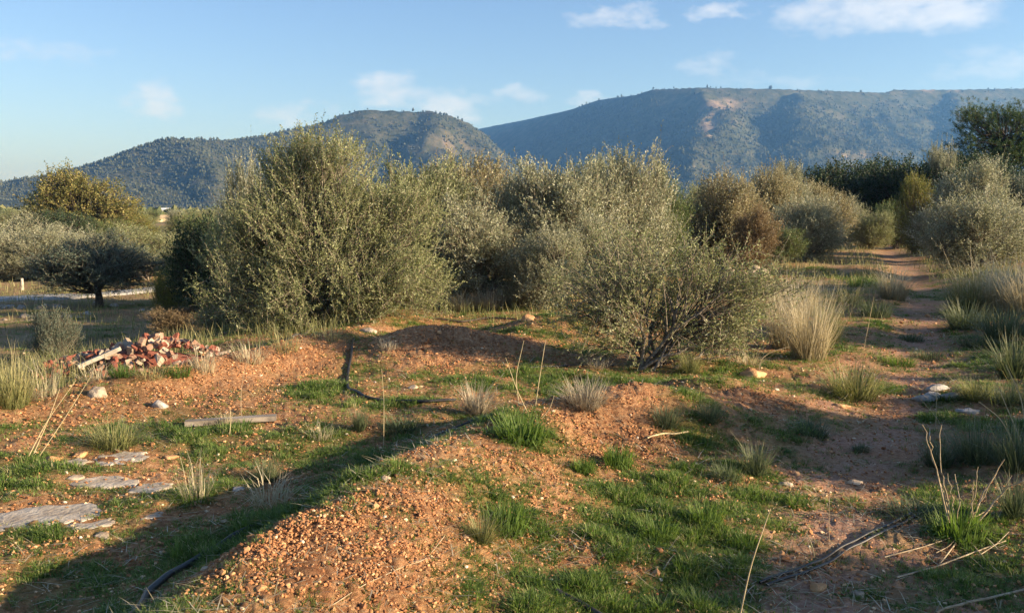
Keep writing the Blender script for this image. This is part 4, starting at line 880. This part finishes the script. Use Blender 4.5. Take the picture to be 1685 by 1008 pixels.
def build_gravel():
    rng = np.random.RandomState(23)
    n = 760000; az = np.radians(rng.uniform(-34, 34, n)); r = 2.8 * (16 / 2.8) ** rng.rand(n); x = np.sin(az) * r; y = np.cos(az) * r
    g = np.clip(green(x, y) * 1.4, 0, 1); bare = field(x, y, BARE_W)
    w = (.09 + .8 * bare + .10 * (fbm(x, y, 2, 191) > .0)) * (1 - .8 * g) * np.clip(.62 + 1.3 * fbm(x * 2.2, y * 2.2, 4, 193, .7), .22, 1.1)
    keep = rng.rand(n) < w * .95; x, y, r = x[keep], y[keep], r[keep]; n = len(x); print('clods', n)
    sz = (.0026 + .0085 * rng.rand(n) ** 4.5) * (.72 + .060 * r) * np.where(rng.rand(n) < .012, 2.2, 1)
    gn_scatter('soil_clods', np.stack([x, y, H(x, y) + sz * .3 + .008], -1), np.stack([sz] * 3, -1), rng.rand(n) * 6.28, np.clip(.25 + .11 * rng.normal(size=n), 0, .7), rng.randint(0, 6, n), stone_kinds('clod', M['clod_bits']), 'crumbled orange clods of earth on the bare mounds', rng.normal(size=n) * .4)
    n = 60000; az = np.radians(rng.uniform(-34, 34, n)); r = 2.8 * (20 / 2.8) ** rng.rand(n); x = np.sin(az) * r; y = np.cos(az) * r
    keep = rng.rand(n) < .10 + .30 * np.clip(fbm(x * .8, y * .8, 2, 201), 0, 1); x, y, r = x[keep], y[keep], r[keep]; n = len(x); print('pebbles', n)
    sz = (.0035 + .0085 * rng.rand(n) ** 4) * (.75 + .06 * r) * np.where(rng.rand(n) < .01, 1.8, 1)
    gn_scatter('gravel', np.stack([x, y, H(x, y) + sz * .3 + .006], -1), np.stack([sz] * 3, -1), rng.rand(n) * 6.28, np.clip(.62 + .18 * rng.normal(size=n), 0, 1), rng.randint(0, 6, n), stone_kinds('pebble', M['clod_bits']), 'small pale pebbles scattered on the path and earth', rng.normal(size=n) * .3)
build_gravel()

def rock_mesh(name, seed, sx, sy, sz, rough=.25, flat_top=False):
    import bmesh
    bm = bmesh.new(); bmesh.ops.create_icosphere(bm, subdivisions=3, radius=1)
    rng = np.random.RandomState(seed); o = rng.rand(2) * 50
    V = np.array([v.co[:] for v in bm.verts])
    n = fbm(V[:, 0] * 1.2 + o[0], V[:, 1] * 1.2 + V[:, 2] * .9 + o[1], 4, seed) * rough * 2
    V = V * (1 + n)[:, None]
    for k in range(5):                                   # broken facets
        d = norm(rng.normal(size=3)); lim = rng.uniform(.62, .85); pr = V @ d; V = V - np.clip(pr - lim, 0, None)[:, None] * d
    if flat_top: V[:, 2] = np.minimum(V[:, 2], .35 + .1 * perlin(V[:, 0] * 3, V[:, 1] * 3, seed))
    V = V * np.array([sx, sy, sz])
    for v, c in zip(bm.verts, V): v.co = c
    for f in bm.faces: f.smooth = True
    me = bpy.data.meshes.new(name); bm.to_mesh(me); bm.free()
    return me
# (px, py centre of the foot, width px, height px, depth factor, material, name, label)
ROCKS = [
 (155, 655, 34, 26, 1, 'lime', 'rock', 'rounded tan rock below the rubble heap', .8),
 (262, 672, 24, 17, 1, 'greystone', 'rock', 'small round grey white rock on the sunlit earth', .8),
 (165, 886, 28, 12, 1, 'lime', 'rock', 'small pale rock below the biggest slab', .8),
 (1348, 974, 30, 20, 1, 'clod', 'rock', 'reddish stone at the bottom right between weeds, left of two', .8),
 (1414, 983, 20, 16, 1, 'lime', 'rock', 'tan stone at the bottom right, right of two', .8),
 (1533, 659, 56, 18, .5, 'greystone', 'rock', 'long white stone lying beside the path', .8),
 (1570, 656, 34, 14, .6, 'greystone', 'rock', 'white stone touching the right end of the long white one', .8),
 (1545, 642, 40, 12, .6, 'greystone', 'rock', 'flat white stone just behind the long white one', .8),
 (1597, 681, 40, 11, .7, 'greystone', 'rock', 'flat white stone in front of the long white one', .8),
 (633, 790, 16, 12, 1, 'pebble', 'rock', 'pale stone sitting on the hose along the berm', .8),
 (1295, 800, 22, 10, 1, 'lime', 'rock', 'small pale stone on the path edge turf', .8),
 (1410, 797, 26, 8, 1, 'pebble', 'rock', 'small pale flat stones cluster piece on the path', .7),
 (870, 528, 26, 14, 1, 'clod', 'rock', 'orange clod on the right mound', .8),
 (1240, 622, 40, 18, 1, 'clod', 'rock', 'orange earth lump right of the open shrub', .9),
 (1385, 672, 30, 10, 1, 'clod', 'rock', 'reddish lump beneath the large round tussock', .8),
 (605, 548, 24, 14, 1, 'lime', 'rock', 'pale stone under the right edge of the largest shrub', .8),
 (120, 790, 24, 12, 1, 'lime', 'rock', 'pale stone left of the upper slab', .8),
 (82, 760, 26, 13, 1, 'clod', 'rock', 'tan stone at the left end of the stony patch', .8),
 (130, 752, 22, 12, 1, 'clod', 'rock', 'tan stone on the stony patch, near its left end', .8),
 (278, 756, 22, 10, 1, 'clod', 'rock', 'tan stone at the right end of the stony patch', .8),
 (390, 808, 20, 10, 1, 'greystone', 'rock', 'grey stone right of the upright dry tuft', .8),
 (327, 830, 14, 9, 1, 'pebble', 'rock', 'small white stone below the upright dry tuft', .8),
 (266, 912, 16, 9, 1, 'pebble', 'rock', 'small tan pebble in the lower left grass', .8),
 (337, 940, 18, 12, 1, 'pebble', 'rock', 'pale stone on the berm beside the hose', .8),
 (680, 640, 16, 9, 1, 'pebble', 'rock', 'pale stone inside the hose bend', .8),
 (370, 860, 14, 7, 1, 'pebble', 'rock', 'tiny stone on the shaded earth by the hollow', .8),
]
for i, (px, py, w, h, dp, mat, nm, lab, ex) in enumerate(ROCKS):
    p = at(px, py); s = p[1] / FPX
    me = rock_mesh(nm, 300 + i, w * s * .55, w * s * .5 * dp, h * s * .55); o = link(nm, me, None, M[mat]); o.location = p + np.array([0, w * s * .3 * dp, h * s * .15]); o.rotation_euler = (0, 0, trng.uniform(-.3, .3))
    tag(o, lab, 'rock' if nm == 'rock' else 'root', 'loose rocks' if nm == 'rock' else None)

def slab(px_poly, label, seed, mat='slab', thick=.012):
    """an outcrop of bedrock: irregular outline, cracked top just above the earth"""
    pts = np.array([at(a, b) for a, b in px_poly]); c = pts.mean(0)
    import bmesh
    n = len(pts); rng = np.random.RandomState(seed); outl = []
    for i in range(n):
        a, b = pts[i], pts[(i + 1) % n]
        for t in np.linspace(0, 1, 6)[:-1]:
            q = a + (b - a) * t; q = q + np.array([rng.normal() * .014, rng.normal() * .016, 0]); outl.append(q)
    outl = np.array(outl); m = len(outl); rings = []
    A_ = np.c_[pts[:, 0], pts[:, 1], np.ones(n)]; co = np.linalg.lstsq(A_, pts[:, 2], rcond=None)[0]; co[:2] *= .5
    for f, dz in ((1.10, -.10), (1.0, -.004), (.96, thick * .7), (.84, thick), (.6, thick), (.3, thick)):
        q = c + (outl - c) * f; q[:, 2] = c[2] + (q[:, :2] - c[:2]) @ co[:2] + dz + (.006 * fbm(q[:, 0] * 5, q[:, 1] * 5, 3, seed) if f < 1 else 0); rings.append(q)
    V = np.concatenate(rings + [c[None] + np.array([[0, 0, thick]])]) - c
    bm = bmesh.new(); vs_ = [bm.verts.new(v) for v in V]
    for k in range(len(rings) - 1):
        for i in range(m): bm.faces.new([vs_[k * m + i], vs_[k * m + (i + 1) % m], vs_[(k + 1) * m + (i + 1) % m], vs_[(k + 1) * m + i]])
    for i in range(m): bm.faces.new([vs_[(len(rings) - 1) * m + i], vs_[(len(rings) - 1) * m + (i + 1) % m], vs_[-1]])
    bmesh.ops.recalc_face_normals(bm, faces=bm.faces)
    me = bpy.data.meshes.new('rock_slab'); bm.to_mesh(me); bm.free()
    o = link('rock_slab', me, None, M[mat]); o.location = c; tag(o, label, 'rock slab', 'flat bedrock slabs')
slab([(-30, 850), (60, 832), (150, 830), (185, 842), (140, 858), (60, 870), (-30, 880)], 'biggest flat pale bedrock slab, at the left edge', 1)
slab([(105, 868), (180, 855), (195, 862), (140, 874)], 'thin low slab touching the right end of the biggest slab', 2)
slab([(232, 852), (262, 845), (268, 851), (240, 857)], 'small pale slab right of the biggest slab', 3)
slab([(108, 797), (160, 782), (215, 788), (232, 798), (180, 806), (130, 803)], 'middle bedrock slab, left half of the cracked pair', 4)
slab([(205, 806), (240, 797), (280, 794), (284, 802), (250, 813), (215, 812)], 'middle bedrock slab, right half of the cracked pair', 5)
slab([(150, 757), (195, 744), (240, 747), (245, 757), (200, 765), (160, 766)], 'uppermost bedrock slab among loose tan stones', 6)
slab([(98, 762), (130, 755), (150, 760), (130, 768), (102, 768)], 'small slab left of the uppermost bedrock slab', 7)

# broken rows of stones across the lower field
for i in range(46):
    t = i / 45; row = i % 2
    px = trng.uniform(-5, 330); py = (527 if row else 508) - px * .055 + trng.uniform(-3, 4)
    if px > 180 and row == 0: py += 6
    p = at(px, py); s = p[1] / FPX; w = trng.uniform(8, 24); 
    me = rock_mesh('field_stone', 500 + i % 8, 1, .7, .55) if i < 8 else bpy.data.objects['field_stone' if i % 8 == 0 else 'field_stone.%03d' % (i % 8)].data
    o = link('field_stone', me, None, M['greystone' if i % 3 else 'lime']); o.location = p; k = w * s * .5; o.scale = (k, k, k); o.rotation_euler = (0, 0, trng.random() * 6)
    tag(o, 'pale stone in the broken rows of stones crossing the lower left field', 'stone', 'stones in the broken rows of the lower field')
# stony bank in the middle distance
for i in range(16):
    px, py = trng.uniform(1195, 1262), trng.uniform(416, 432); p = spot(px, trng.uniform(20, 22.5)); k = trng.uniform(.08, .24)
    o = link('bank_stone', bpy.data.objects['field_stone.%03d' % (i % 7 + 1)].data, None, M['lime']); o.location = p + np.array([0, 0, trng.uniform(0, .2)]); o.scale = (k, k, k); o.rotation_euler = (trng.random(), trng.random(), trng.random() * 6)
    tag(o, 'grey stone in the tumbled bank below the russet shrub', 'stone', 'tumbled stones below the russet shrub')

# ------------------------------------------------------------------ rubble heap
def build_heap():
    c = at(205, 612); c = c + np.array([0, .55, 0]); c[2] = Hs(c[0], c[1]); W = 290 / FPX * c[1]
    root = empty('rubble_heap', c); tag(root, 'heap of broken red clay tiles and mortar lumps on the grass', 'rubble heap')
    rng = np.random.RandomState(42); hx, hy, hz = W * .56, .74, .28
    def prof(u, v):
        return hz * max(0, 1 - (abs(u) ** 1.6)) * max(0, 1 - v * v) * (1 + .12 * math.sin(u * 5 + 1)) * (1.08 if u > 0 else .92)
    core = rock_mesh('rubble_core', 77, hx * .92, hy * .9, hz * .8); o = link('rubble_core', core, root, M['tile_red']); o.location = (0, 0, -.05)
    kinds = []
    for k in range(10):                                   # fragments: curved or flat plates with broken outline
        a = rng.uniform(.09, .20); b = a * rng.uniform(.45, .9); th = rng.uniform(.014, .045) if k < 7 else rng.uniform(.045, .07); curve = (0, .05, 0, .06)[k % 4]
        n = 7; an = np.sort(rng.rand(n)) * 6.28 if k % 2 else np.array([.5, 1.3, 2.4, 3.5, 4.2, 5.0, 5.8]); q = np.stack([np.cos(an) * a * .5 * rng.uniform(.75, 1.15, n), np.sin(an) * b * .5 * rng.uniform(.75, 1.15, n)], -1)
        top = np.concatenate([q, (th * .5 - curve * (q[:, 1] / b) ** 2 * 4 * .3)[:, None]], 1); bot = top.copy(); bot[:, 2] -= th
        V = np.concatenate([top, bot]); me = bpy.data.meshes.new('tile_fragment')
        me.from_pydata(V.tolist(), [], [list(range(n)), list(range(2 * n - 1, n - 1, -1))] + [[i, n + i, n + (i + 1) % n, (i + 1) % n] for i in range(n)]); kinds.append(me)
    for i in range(330):
        u = rng.uniform(-1, 1); v = rng.uniform(-.95, .55); z = prof(u, v)
        if z < .02 and rng.rand() < .6: continue
        o = bpy.data.objects.new('tile_fragment', kinds[rng.randint(10)]); COL.objects.link(o); o.parent = root
        if not o.data.materials: o.data.materials.append(M['tile_red'])
        o.material_slots[0].link = 'OBJECT'
        pr = (.55, .30, .15) if u < -.1 else (.36, .38, .26)
        o.material_slots[0].material = M[('tile_red', 'tile_pink', 'tile_pale')[rng.choice(3, p=pr)]]
        o.location = (u * hx, v * hy, z + rng.uniform(-.03, .02)); o.rotation_euler = (rng.normal() * .5 + .35 * -v * 0 + .3, rng.normal() * .45 + u * .3, rng.rand() * 6.28)
        k = rng.uniform(.5, 1.15); o.scale = (k, k, k)
    return c
heap_c = build_heap()
def plank(a, b, w, th, mat, label, name='plank', lift=(0, 0)):
    a = np.array(a, float); b = np.array(b, float); n = 7; ax = b - a; Ln = np.linalg.norm(ax); t = ax / Ln; s = norm(np.cross(t, [0, 0, 1.0])); u = np.cross(s, t)
    rng = np.random.RandomState(int(Ln * 1000) % 999); V = []
    for i in range(n):
        c = a + ax * i / (n - 1); e = 1 + rng.uniform(-.08, .08)
        V += [c - s * w * .5 * e, c + s * w * .5 * e, c + s * w * .46 + u * th, c - s * w * .46 + u * th]
    F = [[0, 1, 2, 3], [4 * n - 1, 4 * n - 2, 4 * n - 3, 4 * n - 4]]
    for i in range(n - 1):
        for j in range(4): F.append([4 * i + j, 4 * i + 4 + j, 4 * i + 4 + (j + 1) % 4, 4 * i + (j + 1) % 4])
    V = np.array(V) - a; me = bpy.data.meshes.new(name); me.from_pydata(V.tolist(), [], F); me.update()
    o = link(name, me, None, M[mat]); o.location = a; tag(o, label, 'plank'); return o
plank(heap_c + np.array([-.46, -.58, .08]), heap_c + np.array([-.08, -.42, .25]), .09, .04, 'palewood', 'pale weathered plank leaning on the front of the rubble heap')
pa, pb = at(305, 702), at(455, 694)
plank(pa + np.array([0, 0, .01]), pb + np.array([0, 0, .02]), .09, .04, 'wood', 'dark weathered plank lying flat on the shaded strip of earth')

# ------------------------------------------------------------------ hoses
def hose(pix, label, r=.011, lift=.012, name='irrigation_hose', mat='hose', cat='hose', extra=None):
    P = np.array([at(a, b) for a, b in pix]); n = len(P); tt = np.linspace(0, n - 1, n * 10)
    X = np.interp(tt, np.arange(n), P[:, 0]); Y = np.interp(tt, np.arange(n), P[:, 1])
    for _ in range(3):
        X[1:-1] = (X[:-2] + 2 * X[1:-1] + X[2:]) / 4; Y[1:-1] = (Y[:-2] + 2 * Y[1:-1] + Y[2:]) / 4
    Z = H(X, Y) + lift
    for _ in range(4): Z[1:-1] = np.maximum((Z[:-2] + 2 * Z[1:-1] + Z[2:]) / 4, Z[1:-1] - .004)
    P = np.stack([X, Y, Z], -1); o0 = P[0].copy()
    V, F = tube(P - o0, r, 7); o = link(name, mesh_np(name, V, F, smooth=True), None, M[mat]); o.location = o0; tag(o, label, cat)
hose([(205, 1030), (240, 985), (290, 945), (345, 912), (385, 886), (430, 868)], 'thick black irrigation hose curving up from the bottom left', .018, .02)
hose([(430, 868), (500, 830), (560, 800), (620, 768), (680, 738), (730, 712), (790, 690)], 'thin hose running along the left crest of the berm', .009, .012)
hose([(582, 560), (578, 590), (572, 620), (572, 642), (600, 656), (650, 663), (700, 664), (750, 661)], 'black hose bending round the bare earth behind the berm', .014, .018)
hose([(850, 607), (920, 604), (1010, 603)], 'short black hose straight in front of the open shrub', .010, .014)
hose([(1250, 962), (1320, 938), (1380, 905), (1440, 875), (1500, 847)], 'black hose in the right turf, upper of the twin hoses', .0075, .013)
hose([(1262, 966), (1330, 944), (1392, 908), (1450, 880), (1510, 850)], 'black hose in the right turf, lower of the twin hoses', .0075, .013)
hose([(915, 978), (950, 996), (990, 1020)], 'black hose end at the bottom centre in the green grass', .013, .02)

# ------------------------------------------------------------------ dead stems
def stem(pix, label, r=.006, d=None, mat='straw_stem', name='dry_stalk', group='dry stalks', jit=.0):
    """a stalk from its foot at the first pixel, rising through the others in a plane facing south"""
    f = at(*pix[0]); Y = f[1]; pts = []
    for i, (a, b) in enumerate(pix):
        yy = Y + jit * i; k, z = ray(a, b); pts.append((k * yy, yy, EYE + z * yy))
    pts = np.array(pts); pts[0] = f - np.array([0, 0, .03])
    n = len(pts); tt = np.linspace(0, n - 1, n * 4); P = np.stack([np.interp(tt, np.arange(n), pts[:, q]) for q in range(3)], -1)
    P[1:-1] = (P[:-2] + 2 * P[1:-1] + P[2:]) / 4; P[1:-1] = (P[:-2] + 2 * P[1:-1] + P[2:]) / 4
    V, F = tube(P - f, np.linspace(r, r * .45, len(P)) * .68, 5); o = link(name, mesh_np(name, V, F, smooth=True), None, M[mat]); o.location = f; tag(o, label, 'stalk', group); return o
M['straw_stem'] = noise_mat('straw_stem', [(.3, (.34, .26, .14)), (.6, (.52, .42, .25)), (.8, (.60, .52, .35))], 14, 4, .2)
M['dead_wood'] = noise_mat('dead_grey_wood', [(.3, (.22, .16, .10)), (.5, (.36, .28, .18)), (.75, (.48, .40, .29))], 16, 5, .3)
for pix, lab, r, m in [
  ([(42, 752), (75, 695), (125, 625)], 'pale straw stalk leaning right at the left edge, longest of three', .007, 'straw_stem'),
  ([(50, 750), (80, 690), (98, 640)], 'pale straw stalk leaning right at the left edge, shortest of three', .006, 'straw_stem'),
  ([(58, 752), (105, 690), (150, 618)], 'pale straw stalk leaning right at the left edge, lowest of three', .006, 'straw_stem'),
  ([(397, 692), (396, 640), (410, 575)], 'thin dark stalk standing on the sunlit bank', .004, 'dead_wood'),
  ([(377, 715), (380, 690), (378, 668)], 'short pale stalk before the lying plank', .005, 'straw_stem'),
  ([(631, 735), (632, 660), (628, 606)], 'thin upright pale stalk in front of the hose bend', .004, 'straw_stem'),
  ([(855, 668), (848, 620), (862, 560)], 'bare stalk on the berm, left of the forked pair', .006, 'straw_stem'),
  ([(880, 668), (888, 620), (898, 558)], 'bare stalk on the berm, right of the forked pair', .006, 'straw_stem'),
  ([(872, 680), (850, 640), (832, 588)], 'bare leaning stalk on the berm tilting left', .005, 'straw_stem'),
  ([(884, 690), (905, 672), (912, 650)], 'short curved stalk on the berm beside the green clump', .005, 'straw_stem'),
  ([(1210, 1040), (1235, 930), (1268, 836)], 'long straw stalk rising from the bottom edge', .006, 'straw_stem'),
  ([(1342, 915), (1336, 895), (1327, 876)], 'short pale stick by the twin hoses', .006, 'straw_stem'),
  ([(1365, 890), (1364, 840), (1366, 795)], 'thin dark upright stalk above the twin hoses', .003, 'dead_wood'),
  ([(1421, 572), (1430, 530), (1438, 488)], 'pale stalk rising behind the large round tussock', .007, 'straw_stem'),
  ([(1248, 610), (1252, 590), (1270, 578), (1300, 570)], 'bent pale stalk in front of the straw clump', .008, 'dead_wood'),
  ([(1222, 596), (1208, 560), (1198, 530)], 'thin stalk left of the bent pale stalk', .006, 'straw_stem'),
  ([(1230, 595), (1224, 560), (1221, 528)], 'thin upright stalk beside the bent pale stalk', .006, 'straw_stem'),
  ([(1255, 590), (1258, 555), (1268, 545)], 'hooked dry stalk at the left foot of the straw clump', .007, 'straw_stem'),
  ([(1570, 745), (1545, 690), (1500, 640), (1478, 600)], 'long thin stalk crossing the path beside the white stones', .003, 'straw_stem'),
  ([(1688, 770), (1650, 690), (1610, 660)], 'pale bent reed at the right edge, lowest', .008, 'straw_stem'),
  ([(1690, 740), (1665, 690), (1640, 630)], 'pale bent reed at the right edge, middle', .008, 'straw_stem'),
  ([(1692, 720), (1680, 650), (1655, 600)], 'pale bent reed at the right edge, highest', .008, 'straw_stem'),
  ([(1540, 700), (1541, 660), (1542, 620)], 'thin stalk standing between the white stones', .004, 'straw_stem')]:
    stem(pix, lab, r, mat=m)
def dead_bush():
    f = at(1572, 872); root = empty('dead_shrub', f); tag(root, 'broken dead shrub of bare pale stems at the bottom right', 'dead shrub')
    Y = f[1]; rng = np.random.RandomState(9)
    UP = [([(1562, 860), (1545, 790), (1528, 735), (1518, 700)], .007), ([(1564, 860), (1550, 800), (1535, 750), (1530, 715)], .007), ([(1566, 860), (1556, 800), (1545, 760), (1549, 700)], .006), ([(1570, 858), (1568, 820), (1560, 780)], .005),
          ([(1575, 860), (1580, 820), (1570, 780)], .005), ([(1596, 860), (1607, 800), (1608, 768)], .006), ([(1590, 870), (1620, 810), (1652, 755)], .008), ([(1588, 868), (1612, 830), (1640, 775)], .006), ([(1600, 870), (1650, 810), (1690, 785)], .009), ([(1604, 850), (1640, 830), (1665, 780)], .005), ([(1597, 850), (1600, 820), (1603, 790)], .004)]
    DOWN = [([(1475, 956), (1540, 938), (1600, 915), (1655, 895)], .008), ([(1455, 922), (1520, 905), (1570, 888)], .006), ([(1580, 866), (1572, 900), (1545, 935)], .008), ([(1595, 895), (1620, 925), (1640, 945)], .005), ([(1610, 920), (1640, 900), (1660, 880)], .005), ([(1540, 915), (1560, 905), (1575, 890)], .004), ([(1620, 880), (1650, 884), (1690, 884)], .005)]
    for pix, r in UP:
        pts = []
        for i, (a, b) in enumerate(pix):
            yy = Y + (.05 if i else 0) * rng.normal() ; k, z = ray(a, b); pts.append((k * yy, yy, EYE + z * yy))
        P = np.array(pts) - f; n = len(P); tt = np.linspace(0, n - 1, n * 3); P = np.stack([np.interp(tt, np.arange(n), P[:, q]) for q in range(3)], -1) + np.concatenate([np.zeros((1, 3)), rng.normal(size=(n * 3 - 1, 3)) * .004])
        V, F = tube(P, np.linspace(r, r * .5, len(P)) * .68, 5); link('stem', mesh_np('stem', V, F, smooth=True), root, M['dead_wood'])
    for pix, r in DOWN:
        P = np.array([at(a, b) for a, b in pix]); P[:, 2] += .02; n = len(P); tt = np.linspace(0, n - 1, n * 4); P = np.stack([np.interp(tt, np.arange(n), P[:, q]) for q in range(3)], -1); P[:, 2] = np.maximum(P[:, 2], H(P[:, 0], P[:, 1]) + .015)
        V, F = tube(P - f, np.linspace(r, r * .6, len(P)) * .62, 5); link('fallen_stem', mesh_np('fallen_stem', V, F, smooth=True), root, M['dead_wood'])
dead_bush()
hose([(1065, 725), (1100, 717), (1132, 714)], 'pale fallen stick below the two dark tussocks', .006, .02, 'fallen_stick', 'straw_stem', 'stick')
hose([(1540, 1015), (1600, 995), (1690, 975)], 'bare fallen stick in the bottom right corner', .006, .02, 'fallen_stick', 'dead_wood', 'stick')
hose([(540, 1003), (610, 960), (700, 925), (735, 880)], 'long thin dry tendril lying over the berm', .0018, .012, 'fallen_stick', 'dead_wood', 'stick')
hose([(480, 560), (510, 545), (545, 525)], 'dead branch lying at the foot of the largest shrub', .016, .03, 'fallen_branch', 'bark', 'branch')
hose([(715, 526), (760, 532), (800, 526), (850, 528)], 'dark dead branch lying along the top of the orange mound', .014, .03, 'fallen_branch', 'dark_bark', 'branch')

# ------------------------------------------------------------------ far left: track, farm buildings
def track():
    pl = [(-24, 27.0), (-17.5, 27.4), (-13.8, 28.6), (-12.2, 31.5), (-11.6, 36), (-14, 48)]
    n = 60; tt = np.linspace(0, len(pl) - 1, n); X = np.interp(tt, range(len(pl)), [q[0] for q in pl]); Y = np.interp(tt, range(len(pl)), [q[1] for q in pl])
    T = norm(np.stack([np.gradient(X), np.gradient(Y)], -1)); Nn = np.stack([-T[:, 1], T[:, 0]], -1); V = []
    for w in (-.75, -.65, -.3, .3, .65, .75):
        x = X + Nn[:, 0] * w; y = Y + Nn[:, 1] * w; V.append(np.stack([x, y, H(x, y) + (.06 if abs(w) < .7 else -.1)], -1))
    V = np.stack(V, 1).reshape(-1, 3); i = np.arange(n - 1)[:, None] * 6; j = np.arange(5)[None]
    F = np.stack([i + j, i + j + 1, i + 7 + j, i + 6 + j], -1).reshape(-1, 4)[:, ::-1]
    tag(link('track', mesh_np('track', V, F, smooth=True), None, M['track']), 'pale concrete farm track crossing the lower left field', kind='structure')
track()
def house(px, Y, w, dpt, h, roof_h, wall, label, rz=0, flat_roof=False):
    p = spot(px, Y); root = empty('farm_building', p, rz); tag(root, label, 'building')
    def box(name, x0, x1, y0, y1, z0, z1, mat, parent=root):
        V = [(x, y, z) for z in (z0, z1) for y in (y0, y1) for x in (x0, x1)]
        me = bpy.data.meshes.new(name); me.from_pydata(V, [], [(0, 2, 3, 1), (4, 5, 7, 6), (0, 1, 5, 4), (2, 6, 7, 3), (0, 4, 6, 2), (1, 3, 7, 5)]); return link(name, me, parent, M[mat])
    box('wall', -w / 2, w / 2, -dpt / 2, dpt / 2, -1, h, wall)
    me = bpy.data.meshes.new('roof'); e = .3
    me.from_pydata([(-w / 2 - e, -dpt / 2 - e, h), (w / 2 + e, -dpt / 2 - e, h), (w / 2 + e, dpt / 2 + e, h), (-w / 2 - e, dpt / 2 + e, h), (-w / 2 - e, 0, h + roof_h), (w / 2 + e, 0, h + roof_h)], [], [(0, 1, 5, 4), (2, 3, 4, 5), (0, 4, 3), (1, 2, 5), (3, 2, 1, 0)])
    link('roof', me, root, M['roof' if not flat_roof else 'white_wall'])
    for k in range(2 if w < 5 else 3):
        x = (-.3 + .3 * k) * w; f = box('window', x - .25, x + .25, -dpt / 2 - .03, -dpt / 2 + .05, h * .35, h * .65, 'window'); box('sill', x - .3, x + .3, -dpt / 2 - .12, -dpt / 2 - .031, h * .3, h * .349, wall, f)
    return root
house(260, 215, 4.6, 5, .8, .8, 'house_wall', 'small ochre farm building beyond the olives at left', .5)
house(266, 620, 15, 10, 3.0, 1.2, 'white_wall', 'long white building at the foot of the left mountain', 0, True)
house(1128, 900, 8, 8, 9, 1.5, 'white_wall', 'tiny white building seen in the gap between the shrubs', .2, True)

# post in the lower field
p = at(37, 477); V, F = tube(np.array([[0, 0, -.1], [0, 0, .2], [0, 0, .42]]), np.array([.06, .055, .05]), 8)
o = link('marker_post', mesh_np('marker_post', V, F, smooth=True), None, M['palewood']); o.location = p; tag(o, 'short pale post standing on the green strip of the lower field', 'post')

# ------------------------------------------------------------------ air
def haze():
    x0, x1, y0, y1, z0, z1 = -10500, 10500, -10500, 10500, -25, float(MZ.max()) + 25
    V = [(x, y, z) for z in (z0, z1) for y in (y0, y1) for x in (x0, x1)]
    me = bpy.data.meshes.new('haze'); me.from_pydata(V, [], [(0, 2, 3, 1), (4, 5, 7, 6), (0, 1, 5, 4), (2, 6, 7, 3), (0, 4, 6, 2), (1, 3, 7, 5)])
    m, nt, N, L = new_mat('hazy_air'); v = N('ShaderNodeVolumePrincipled'); v.inputs['Color'].default_value = (.19, .47, 1.0, 1); v.inputs['Absorption Color'].default_value = (.6, .6, .6, 1); v.inputs['Density'].default_value = .00014; v.inputs['Anisotropy'].default_value = .3
    o_ = N('ShaderNodeOutputMaterial'); L(v.outputs[0], o_.inputs['Volume'])
    tag(link('haze', me, None, m), 'thin blue haze over the valley', kind='stuff')
haze()
